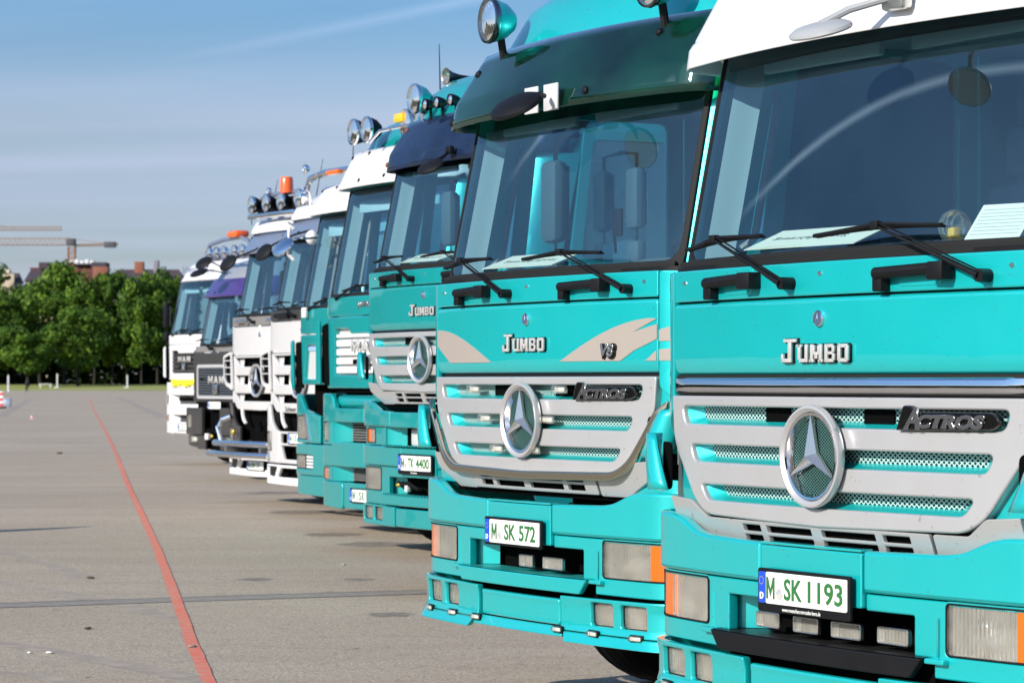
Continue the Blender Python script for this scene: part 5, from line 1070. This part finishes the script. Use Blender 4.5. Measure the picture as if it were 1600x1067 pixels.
# ================================================================== FIFTH TRUCK: turquoise, only its left corner shows
def truckC(loc, label):
    root = truck_root(loc, label); col = teal_d; wc = mkwrap(1.2, .26, .085, .0)
    G = dict(W=1.2, R=.26, k=.095, y0=.03, tilt=.20)
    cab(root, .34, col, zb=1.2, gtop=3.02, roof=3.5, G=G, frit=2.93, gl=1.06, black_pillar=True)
    sheet('upper_front_panel', rect(-1.3, 1.3, 2.10, 2.365, .03), (), wc, col, root, .0, .03, .010, .06, .05)
    sheet('front_panel', rp([(-1.3, 1.56, .08), (1.3, 1.56, .08), (1.3, 2.09), (-1.3, 2.09)], .02), [rp([(-.88, 1.62), (.88, 1.62), (.80, 1.98), (-.80, 1.98)], .03)], wc, col, root, .0, .05, .014, .06, .08)
    o = sheet('grille_insert', rect(-.92, .92, 1.60, 2.0, .01), (), wc, pearl, root, -.04, .01, .001, .1)
    sheet('insert_trim', rect(-.86, .86, 1.92, 1.965, .01), (), wc, mat('pale_blue_trim', (.25, .4, .65), .3), o, -.025, .01, .002, .1)
    for i in range(3): sheet('grille_slat', rect(-.36, .36, 1.64 + i * .09, 1.70 + i * .09, .01), (), wc, anthr, o, -.02, .02, .006, .1)
    man_letters(root, 0, 2.03, wc, .06, .36)
    MB().box(-.80, -.70, -.01, .03, 2.27, 2.38, .012, None).build('corner_handle', white, root)
    wb = mkwrap(1.22, .24, .08, -.03)
    for sg in (-1, 1):
        sheet('wind_vane', vsheet(sg, [(sg * 1.07, 1.51), (sg * 1.15, 1.52), (sg * 1.16, 2.02), (sg * 1.10, 2.04)], .02), (), flat(.03), col, root, .0, .03, .010, .5)
        sheet('vane_gap', vsheet(sg, [(sg * .93, 1.52), (sg * 1.11, 1.53), (sg * 1.12, 2.01), (sg * 1.0, 2.02)], .02), (), flat(.075), dark, root, .0, .02, .002, .5)
        sheet('bumper_upper', vsheet(sg, [(sg * .30, 1.23), (sg * .75, 1.30), (sg * .95, 1.46, .05), (sg * 1.7, 1.46), (sg * 1.75, .94), (sg * .30, .94)]), [vsheet(sg, [(sg * .60, .975), (sg * 1.15, .985), (sg * 1.15, 1.225), (sg * .78, 1.235)], .03)[::1]], wb, col, root, 0, .05, .012, .05, .08, ang=50)
        rect_lamp('headlight', root, wb, *sorted((sg * .72, sg * 1.14)), .985, 1.225, -.008, .06, .03)
        sheet('headlight_trim', vsheet(sg, [(sg * .58, .96), (sg * .66, .96), (sg * .80, 1.26), (sg * .72, 1.26)], .01), (), wb, chrome, root, .008, .02, .005, .06)
        sheet('bumper_middle', vsheet(sg, [(sg * .02, .60), (sg * 1.75, .60), (sg * 1.75, .93), (sg * .02, .93)]), [rect(*sorted((sg * .50, sg * 1.12)), .665, .815, .03)], wb, col, root, .004, .05, .012, .05, .08, ang=50)
        rect_lamp('fog_lamp', root, wb, *sorted((sg * .74, sg * 1.11)), .672, .808, -.004, .05, .03)
        for i in range(4): sheet('fog_grille_slat', rect(*sorted((sg * .51, sg * .73)), .674 + i * .035, .70 + i * .035, .008), (), wb, white, root, -.006, .02, .006, .1)
        sheet('bumper_lower', vsheet(sg, [(sg * .02, .38), (sg * 1.02, .39, .12), (sg * 1.62, .44), (sg * 1.70, .595), (sg * .02, .595)]), (), wb, col, root, -.008, .04, .012, .05, .08, ang=50)
        side_mirror(root, sg, 2.5, 1.0)
    MB().box(-.9, .9, .2, .25, .7, 1.6).build('bumper_void', dark, root)
    visor(root, white, 3.37, 3.43, 3.68, .10, yk=.02, ytop=.16, k=.10, bolts=((-1.18, 3.45), (-1.02, 3.64), (-.5, 3.65)), end=.06)
    b = MB(); b.tube([(-1.12, .24, 3.50), (-1.10, .20, 3.66), (-.95, .17, 3.77), (-.5, .13, 3.80), (.5, .13, 3.80), (.95, .17, 3.77), (1.10, .2, 3.66), (1.12, .24, 3.5)], .035, 10); b.build('lamp_bar', chrome, root)
    for x in (-1.13, 1.13): round_lamp(root, x, .12, 3.57, .10, .12, chrome, chrome)
    for x in (-.92, .92): round_lamp(root, x, .10, 3.87, .045, .06, chrome, chrome, name='small_lamp')
    MB().box(-.35, -.05, .06, .12, 3.76, 3.81, .01).build('orange_marker', amber, root)
    o = front_mirror(root, (-.62, -.30, 3.01), 6, 52, chrome, 1.1, arm=[(-.62, -.20, 3.10), (-.64, -.0, 3.11), (-.66, .12, 3.12)])
    MB().ell((-.80, .12, 3.13), (.07, .07, .08), 10).build('mirror_socket', white, o)
    b = MB(); b.tube([(-.95, -.02, 3.22), (-1.0, -.06, 3.30), (-1.02, -.05, 2.95), (-1.0, .0, 2.9)], .025, 10); b.build('step_rail', white, root)
    wiper(root, mkwrap(1.2, .26, .095, .03), (-.72, 2.355), (-.20, 2.455), (-.60, 2.42), (.15, 2.46))
    antenna(root, (-.8, .6, 3.9), (-.75, .6, 4.35)); chassis(root); return root
T5 = truckC((-1.85, 28.54), 'turquoise truck mostly hidden behind the white-grilled one, with chrome oval mirror')
# ================================================================== THE TWO WHITE-SILVER TRUCKS WITH STEPPED GRILLES
def truckD(loc, label, variant, visz=None):
    root = truck_root(loc, label); col = pearl; wc = mkwrap(1.19, .17, .068, .0); dz = .42
    cab(root, dz, col, zb=1.2, roof=3.55)
    wpm = mat('grey_panel', (.17, .16, .155), .45) if variant == 7 else anthr
    sheet('wiper_panel', rect(-1.12, 1.12, 2.315, 2.435, .012), (), wc, wpm, root, .0, .03, .007, .07)
    sheet('front_lid', rect(-1.12, 1.12, 1.93, 2.305, .02), (), wc, col, root, .0, .03, .010, .07)
    badge(root, 0, -.004, 2.20, .034)
    for s0, s1 in ((-.78, -.38), (.3, .7)):
        b = MB(); b.tube([wc(s0, 2.375, .035), wc(s1, 2.385, .035)], .028, 10); b.box(-.04, .04, -.03, .03, -.03, .03, .008, T_(*wc(s1, 2.375, .03))); b.build('grab_bracket', black if variant == 6 else steel, root)
    wp = mkwrap(1.2, .2, .075, .0)
    wiper(root, wp, (-.17, 2.36), (-.62, 2.535), (-.92, 2.51), (-.33, 2.53)); wiper(root, wp, (.85, 2.355), (.36, 2.535), (.0, 2.52), (.66, 2.525))
    for sg in (-1, 1): sheet('corner_panel', vsheet(sg, [(sg * 1.13, 1.3), (sg * 1.42, 1.3), (sg * 1.42, 2.43), (sg * 1.13, 2.43)]), (), wc, col, root, .0, .03, .008, .04)
    we = mkwrap(1.18, .16, .07, -.015)
    hl = [rp([(-.93, t), (-.82, t - .045, .03), (-.72, b_, .04), (.72, b_, .04), (.82, t - .045, .03), (.93, t)], .01, 5) for t, b_ in ((1.90, 1.785), (1.67, 1.555), (1.435, 1.335))]
    sheet('grille', sym([(0, 1.925), (1.10, 1.925), (1.08, 1.60), (.92, 1.30, .10), (.80, 1.225, .10), (0, 1.215)], .02), hl, we, col, root, 0, .04, .010, .06, .06, ang=50)
    sheet('grille_backing', rect(-1.0, 1.0, 1.32, 1.93, .01), (), we, dark, root, -.10, .01, .001, .1)
    for t, b_ in ((1.90, 1.785), (1.67, 1.555), (1.435, 1.335)):
        grid('slot_ledge', lambda u, v: we(u * (.93 - .2 * v), t - .01 - (t - b_ - .0) * v, -.07 + .06 * v), lin(-1, -.76, 5), lin(0, 1, 5), col, root)
        grid('slot_ledge', lambda u, v: we(u * (.93 - .2 * v), t - .01 - (t - b_ - .0) * v, -.07 + .06 * v), lin(.76, 1, 5), lin(0, 1, 5), col, root)
    star_emblem(root, 0, -.06, 1.604, .215, .03, face=dark)
    for sg in (-1, 1):                                   # horn-shaped side fins with dark gaps
        ws = flat(.05)
        o = sheet('air_deflector', vsheet(sg, [(sg * .93, 1.47), (sg * 1.16, 1.54), (sg * 1.22, 1.62, .04), (sg * 1.24, 1.93), (sg * .98, 1.99)], .04), [vsheet(sg, [(sg * .98, 1.56), (sg * 1.15, 1.58), (sg * 1.20, 1.64), (sg * 1.215, 1.90), (sg * 1.0, 1.945)], .03)], ws, col, root, .04, .03, .006, .04)
        sheet('deflector_gap', vsheet(sg, [(sg * .96, 1.50), (sg * 1.18, 1.56), (sg * 1.22, 1.92), (sg * .99, 1.96)], .03), (), ws, dark, o, .005, .01, .002, .05)
        for zz_ in (1.68, 1.77, 1.86): sheet('deflector_fin', rect(*sorted((sg * 1.0, sg * 1.22)), zz_, zz_ + .014, .002), (), ws, col, o, .03, .03, .003, .05)
    # bumper
    wb = mkwrap(1.21, .21, .072, -.05); mid = anthr if variant == 7 else col
    for sg in (-1, 1):
        sheet('bumper_pillar', vsheet(sg, [(sg * .62, .62), (sg * 1.8, .62), (sg * 1.8, 1.32), (sg * 1.0, 1.32, .05), (sg * .92, 1.12, .10), (sg * .75, 1.02, .1), (sg * .62, 1.0)]), [vsheet(sg, [(sg * .88, .77), (sg * 1.10, .75), (sg * 1.12, .98), (sg * .98, 1.0)], .03)], wb, mid, root, 0, .05, .012, .05, .1, ang=50)
        rect_lamp('headlight', root, wb, *sorted((sg * .89, sg * 1.11)), .765, .985, .0, .06, .03, rimm=black)
        sheet('pillar_slot', rect(*sorted((sg * 1.09, sg * 1.19)), 1.05, 1.27, .01), (), wb, dark, root, .004, .01, .002, .05)
        o = sheet('curved_fin', vsheet(sg, [(sg * .60, 1.24), (sg * .66, 1.24), (sg * .62, 1.10, .1), (sg * .50, 1.03), (sg * .46, 1.05), (sg * .57, 1.12, .1)], .02), (), wb, white, root, -.03, .03, .004, .05)
        for a, c_, e, f in ((.52, 1.05, .455, .565), (.05, .40, .45, .54)): pass
        sheet('bumper_lip', vsheet(sg, [(sg * .004, .36), (sg * 1.75, .37), (sg * 1.78, .60), (sg * .004, .60)]), [vsheet(sg, [(sg * .76, .45), (sg * 1.12, .475), (sg * 1.12, .575), (sg * .66, .575)], .02), vsheet(sg, [(sg * .02, .455), (sg * .66, .455), (sg * .54, .565), (sg * .02, .565)], .02)], wb, white, root, .004, .04, .008, .05, .08, ang=50)
        side_mirror(root, sg, 2.5, 1.0)
    if variant == 6:
        for sg in (-1, 1):
            sheet('bumper_middle', vsheet(sg, [(sg * .004, .62), (sg * .61, .62), (sg * .61, 1.0), (sg * .004, 1.0)]), [rect(*sorted((sg * .34, sg * .56)), .86, .97, .02), vsheet(sg, [(sg * .05, .67), (sg * .45, .67), (sg * .56, .83), (sg * .05, .83)], .03)], wb, col, root, -.003, .04, .010, .06)
            round_lamp(root, sg * .98, .02, .69, .05, .04, steel, steel, name='fog_lamp')
        plate(root, 0, .92, wb, ([('M', .085), ('S', .215)], .15), .012)
        text('grille_lettering', 'Schwer', .08, -.30, 1.265, we, gloss_black, root, .004, .002, fit=(.34, .06))
    else:
        b = MB(); b.box(-.16, .16, -.02, .2, .75, 1.02, .05); b.tube([(-.5, .05, .8), (.0, -.02, .85), (.5, .05, .8)], .03, 8); b.tube([(.1, -.03, .95), (.1, -.05, 1.08)], .02, 8); b.box(-.62, .62, .1, .16, .62, .75); b.build('tow_coupling', dark, root)
        for zr, w_ in ((.79, .98), (.645, 1.18)):
            b = MB(); pts = [(-w_, -.14, zr + .0), (-w_ + .12, -.27, zr), (0, -.30, zr), (w_ - .12, -.27, zr), (w_, -.14, zr)]; b.tube(pts, .04, 12)
            if zr > .7: b.tube([(-w_, -.14, zr), (-w_ - .07, -.14, zr + .20), (-w_ - .02, -.10, zr + .30), (-w_ + .08, -.02, zr + .34)], .036, 12); b.tube([(w_, -.14, zr), (w_ + .07, -.14, zr + .20), (w_ + .02, -.10, zr + .30), (w_ - .08, -.02, zr + .34)], .036, 12)
            b.build('chrome_bull_bar', chrome, root)
        plate(root, .0, .505, wb, ([('M', .085), ('DW', .21), ('77', .36)], .14), .02)
        MB().ell((-.66, -.09, .93), (.04, .03, .04), 8).build('coupling_cap', mat('brass', (.5, .35, .06)), root)
        for x in (-.55, .55): MB().box(x - .03, x + .03, -.26, .05, .62, .8, .01).build('bar_bracket', steel, root)
    MB().box(-.95, .95, .14, .2, .42, 1.32).build('bumper_void', dark, root)
    chassis(root); return root
T6 = truckD((-2.463, 32.2), 'silver white truck with grey-blue visor, between the turquoise trucks and the bull-barred one', 6)
T7 = truckD((-3.26, 35.5), 'silver white truck with chrome bull bars, three roof spotlights and orange beacon', 7)
for Tn, z0, z1 in ((T6, 3.30, 3.53), (T7, 3.27, 3.54)):
    visor(Tn, steel_blue, z0, z0 + .06, z1, .10, yk=.02, ytop=.16, k=.10, bolts=((-1.15, z0 + .06), (-1.02, z1 - .04), (-.4, z0 + .06)))
    visor(Tn, white, z1 + .0, z1 + .06, z1 + .17, .20, yk=.01, ytop=.08, k=.10, W=1.1)
front_mirror(T6, (-.48, -.28, 3.12), 6, 62, black, 1.05, arm=[(-.44, -.16, 3.22), (-.2, -.02, 3.32), (.1, .05, 3.36)])
front_mirror(T7, (-.35, -.30, 3.13), 6, 58, black, 1.15, arm=[(-.3, -.16, 3.22), (-.1, -.02, 3.30)])
b = MB(); b.box(-.72, .72, .13, .24, 3.72, 3.79, .02); b.build('lamp_shelf', chrome, T7)
for x in (-.58, -.12, .34): round_lamp(T7, x, .14, 3.91, .115, .16, black, chrome, deg=-2)
b = MB(); b.tube([(-.7, .3, 3.78), (-.66, .3, 3.98), (-.5, .3, 4.03), (.5, .3, 4.03), (.66, .3, 3.98), (.7, .3, 3.78)], .03, 8); b.build('lamp_bar', steel_blue, T7)
MB().lathe([(.001, .21), (.07, .205), (.082, .18), (.088, .03), (.095, .03), (.098, 0)], 24, T_(.30, .24, 4.02)).build('orange_beacon', beacon_m, T7)
round_lamp(T7, -.30, .26, 4.08, .045, .05, chrome, chrome, name='small_lamp')
MB().box(-.68, .62, .26, .30, 3.80, 3.98, .02).build('lamp_back_panel', black, T7)
antenna(T7, (-.45, .4, 4.0), (-.33, .4, 4.24)); antenna(T7, (.85, .4, 3.95), (1.05, .4, 4.42)); antenna(T7, (-1.4, .5, 3.7), (-1.42, .5, 4.0))
# ================================================================== EIGHTH TRUCK: anthracite, angular, purple visor
def truckE(loc, label):
    root = truck_root(loc, label); col = anthr; wc = mkwrap(1.19, .12, .03, .0)
    cab(root, .14, mat('silver_grey_paint', (.30, .32, .36), .35, .3, coat=.4), zb=1.2, gtop=2.95, roof=3.45, frit=2.85)
    sheet('front_panel', rp([(-1.16, 1.26, .08), (1.16, 1.26, .08), (1.16, 2.05), (-1.16, 2.05)], .05), (), wc, col, root, -.02, .05, .015, .08)
    sheet('wiper_panel', rect(-1.16, 1.16, 2.06, 2.16, .02), (), wc, mat('grey_panel', (.17, .16, .155)), root, -.05, .03, .006, .1)
    o = sheet('grille_frame', rect(-.86, .86, 1.31, 1.86, .06), [rect(-.81, .81, 1.36, 1.81, .04)], wc, mat('bright_frame', (.6, .6, .6), .3, .4), root, .012, .03, .006, .1)
    for i in range(11): sheet('grille_bar', rect(-.80, .80, 1.368 + i * .041, 1.388 + i * .041, .004), (), wc, mat('grille_bar_grey', (.14, .16, .19), .35, .5), o, .006, .012, .003, .2)
    sheet('grille_backing', rect(-.81, .81, 1.36, 1.81, .01), (), wc, dark, o, .0, .004, .001, .2)
    man_letters(root, .0, 1.62, wc, .12, .62); MB().box(-.62, -.47, -.04, -.02, 1.62, 1.65).build('trim_dash', chrome, root)
    MB().box(-.09, .09, -.05, -.02, 1.39, 1.54, .012).build('maker_emblem', steel, root)
    wb = mkwrap(1.21, .14, .04, -.12)
    for sg in (-1, 1):
        sheet('bumper_side', vsheet(sg, [(sg * .36, .74), (sg * 1.5, .74), (sg * 1.5, 1.13), (sg * 1.1, 1.17, .05), (sg * .36, 1.17)]), [rect(*sorted((sg * .86, sg * 1.08)), .84, 1.06, .02)], wb, col, root, 0, .06, .012, .06)
        rect_lamp('headlight', root, wb, *sorted((sg * .865, sg * 1.075)), .845, 1.055, -.01, .05, .02)
        sheet('bumper_lower', vsheet(sg, [(sg * .30, .50), (sg * 1.05, .55, .1), (sg * 1.45, .73), (sg * .30, .73)]), (), wb, col, root, -.04, .04, .01, .06)
        MB().box(*sorted((sg * .62, sg * .86)), -.12, -.02, .60, .72, .03).build('step_lamp', lens, root); MB().box(*sorted((sg * .64, sg * .84)), -.09, -.03, .62, .70, .02).build('lamp_box', refl_m, root)
        side_mirror(root, sg, 2.3, .9)
    MB().box(-.35, .35, -.05, .05, .76, .84, .02).build('tow_beam', dark, root); MB().box(-.28, -.16, -.1, -.04, .66, .76, .01).build('valve_box', white, root); MB().ell((.02, -.1, .72), (.05, .03, .03), 6).build('coupling_cap', mat('brass', (.5, .35, .06)), root)
    MB().box(-.9, .9, .05, .1, .5, 1.3).build('bumper_void', dark, root)
    plate(root, .02, 1.21, wb, ([('M', .085), ('S', .215)], .15), -.06)
    wiper(root, wc, (-.2, 2.11), (-.6, 2.26), (-.9, 2.24), (-.3, 2.26)); wiper(root, wc, (.8, 2.11), (.4, 2.26), (.1, 2.24), (.7, 2.26))
    visor(root, purple, 2.945, 3.0, 3.25, .12, yk=.02, ytop=.18, k=.09, bolts=((-1.0, 3.05), (-.5, 3.02)))
    front_mirror(root, (-.15, -.25, 3.32), 10, 30, black, 1.2, arm=[(.0, -.1, 3.36), (.2, .1, 3.3)]); front_mirror(root, (-.55, .0, 3.50), 14, 50, black, 1.2, arm=[(-.4, .1, 3.5), (-.2, .2, 3.4)])
    b = MB(); b.tube([(-.9, .2, 3.45), (-.88, .2, 3.68), (-.75, .2, 3.80), (-.2, .2, 3.86), (.5, .2, 3.87), (.8, .2, 3.80), (.9, .2, 3.45)], .035, 10); b.tube([(-.88, .2, 3.56), (.88, .2, 3.56)], .03, 8); b.build('lamp_bar', steel_blue, root)
    for x in (-.66, -.36, -.06, .36, .66): round_lamp(root, x, .14, 3.65, .10, .12, chrome, chrome)
    b = MB(); b.box(.12, .52, .10, .34, 3.87, 3.98, .04); b.build('orange_beacon_bar', beacon_m, root); MB().tube([(-.1, .3, 3.87), (-.14, .3, 4.0)], .03, 6).build('horn_stub', steel_blue, root)
    chassis(root, r=.55); return root
T8 = truckE((-4.7, 43.7), 'dark grey angular truck with purple sun visor and framed grille')
# cyclist far out at the edge of the lot
def cyclist():
    o = empty('person', ((42.5 - 800) / 4285 * 395, 395, 0), 25); tag(o, 'person in dark clothes riding a bicycle across the far end of the lot', 'person')
    me = bpy.data.meshes.new('body'); V = [(0, 0, .98), (.0, .06, 1.22), (0, .22, 1.45), (0, .27, 1.56), (0, .32, 1.70), (-.19, .2, 1.42), (-.22, .42, 1.2), (-.2, .62, 1.08), (.19, .2, 1.42), (.22, .42, 1.2), (.2, .62, 1.08), (-.12, .0, .95), (-.13, .34, .72), (-.12, .2, .32), (-.12, .32, .26), (.12, .0, .95), (.13, .36, .88), (.12, .24, .50), (.12, .36, .45)]
    E_ = [(0, 1), (1, 2), (2, 3), (3, 4), (2, 5), (5, 6), (6, 7), (2, 8), (8, 9), (9, 10), (0, 11), (11, 12), (12, 13), (13, 14), (0, 15), (15, 16), (16, 17), (17, 18)]
    me.from_pydata(V, E_, []); b = link('body', me, mat('dark_clothes', (.015, .018, .03), .9), o); b.modifiers.new('skin', 'SKIN'); b.modifiers.new('sub', 'SUBSURF').levels = 1
    rr = [.15, .16, .14, .06, .10, .07, .05, .04, .07, .05, .04, .10, .075, .05, .045, .10, .075, .05, .045]
    for i, r in enumerate(rr): me.skin_vertices[0].data[i].radius = (r, r)
    me.skin_vertices[0].data[0].use_root = True
    MB().ell((0, .33, 1.72), (.085, .1, .12), 8).build('head', mat('skin', (.45, .27, .18), .6), o); MB().ell((0, .31, 1.77), (.095, .11, .09), 8).build('hair', mat('hair', (.03, .02, .015), .8), o)
    k = empty('bicycle', o.location, 25); tag(k, 'dark bicycle under the rider at the far end of the lot', 'bicycle')
    for y in (-.35, .72): MB().lathe([(.31 + .02 * math.cos(a), .02 * math.sin(a)) for a in lin(0, 6.283, 7)], 20, T_(0, y, .34) @ rot(90, 'Y')).build('wheel', rubber, k)
    b = MB(); [b.tube([p, q], .02, 6) for p, q in (((0, -.35, .34), (0, .15, .32)), ((0, .15, .32), (0, -.02, .92)), ((0, -.35, .34), (0, .0, .85)), ((0, .15, .32), (0, .55, .85)), ((0, .02, .82), (0, .55, .85)), ((0, .55, .95), (0, .72, .34)))]; b.build('frame', black, k)
    b = MB(); b.tube([(-.25, .6, 1.05), (0, .55, 1.02), (.25, .6, 1.05)], .018, 6); b.build('handlebar', black, k); MB().box(-.07, .07, -.14, .1, .90, .95, .02).build('saddle', black, k)
cyclist()

# flag shape added off the left edge, itself unseen, to cast a thin shadow
flag = empty('shadow_caster_flag', (-9.17, 26.4, 0), -50); tag(flag, 'tall slim flag shape added unseen beyond the left edge to cast the thin dark shadow on the lot', 'flag')
MB().tube([(0, 0, 0), (0, 0, 2.2), (.02, 0, 2.9)], .03, 8, .012).build('pole', steel, flag)
b = MB(); b.raw([(0, 0, .9), (.42, 0, 1.0), (.46, .01, 1.6), (.40, .0, 2.2), (.24, 0, 2.65), (.02, 0, 2.92), (0, 0, 1.9)], [(0, 1, 2, 6), (6, 2, 3), (6, 3, 4, 5)]); b.build('cloth', mat('flag_cloth', (.05, .08, .3), .8), flag)
MB().lathe([(.001, .06), (.25, .05), (.3, 0)], 16).build('foot', black, flag)
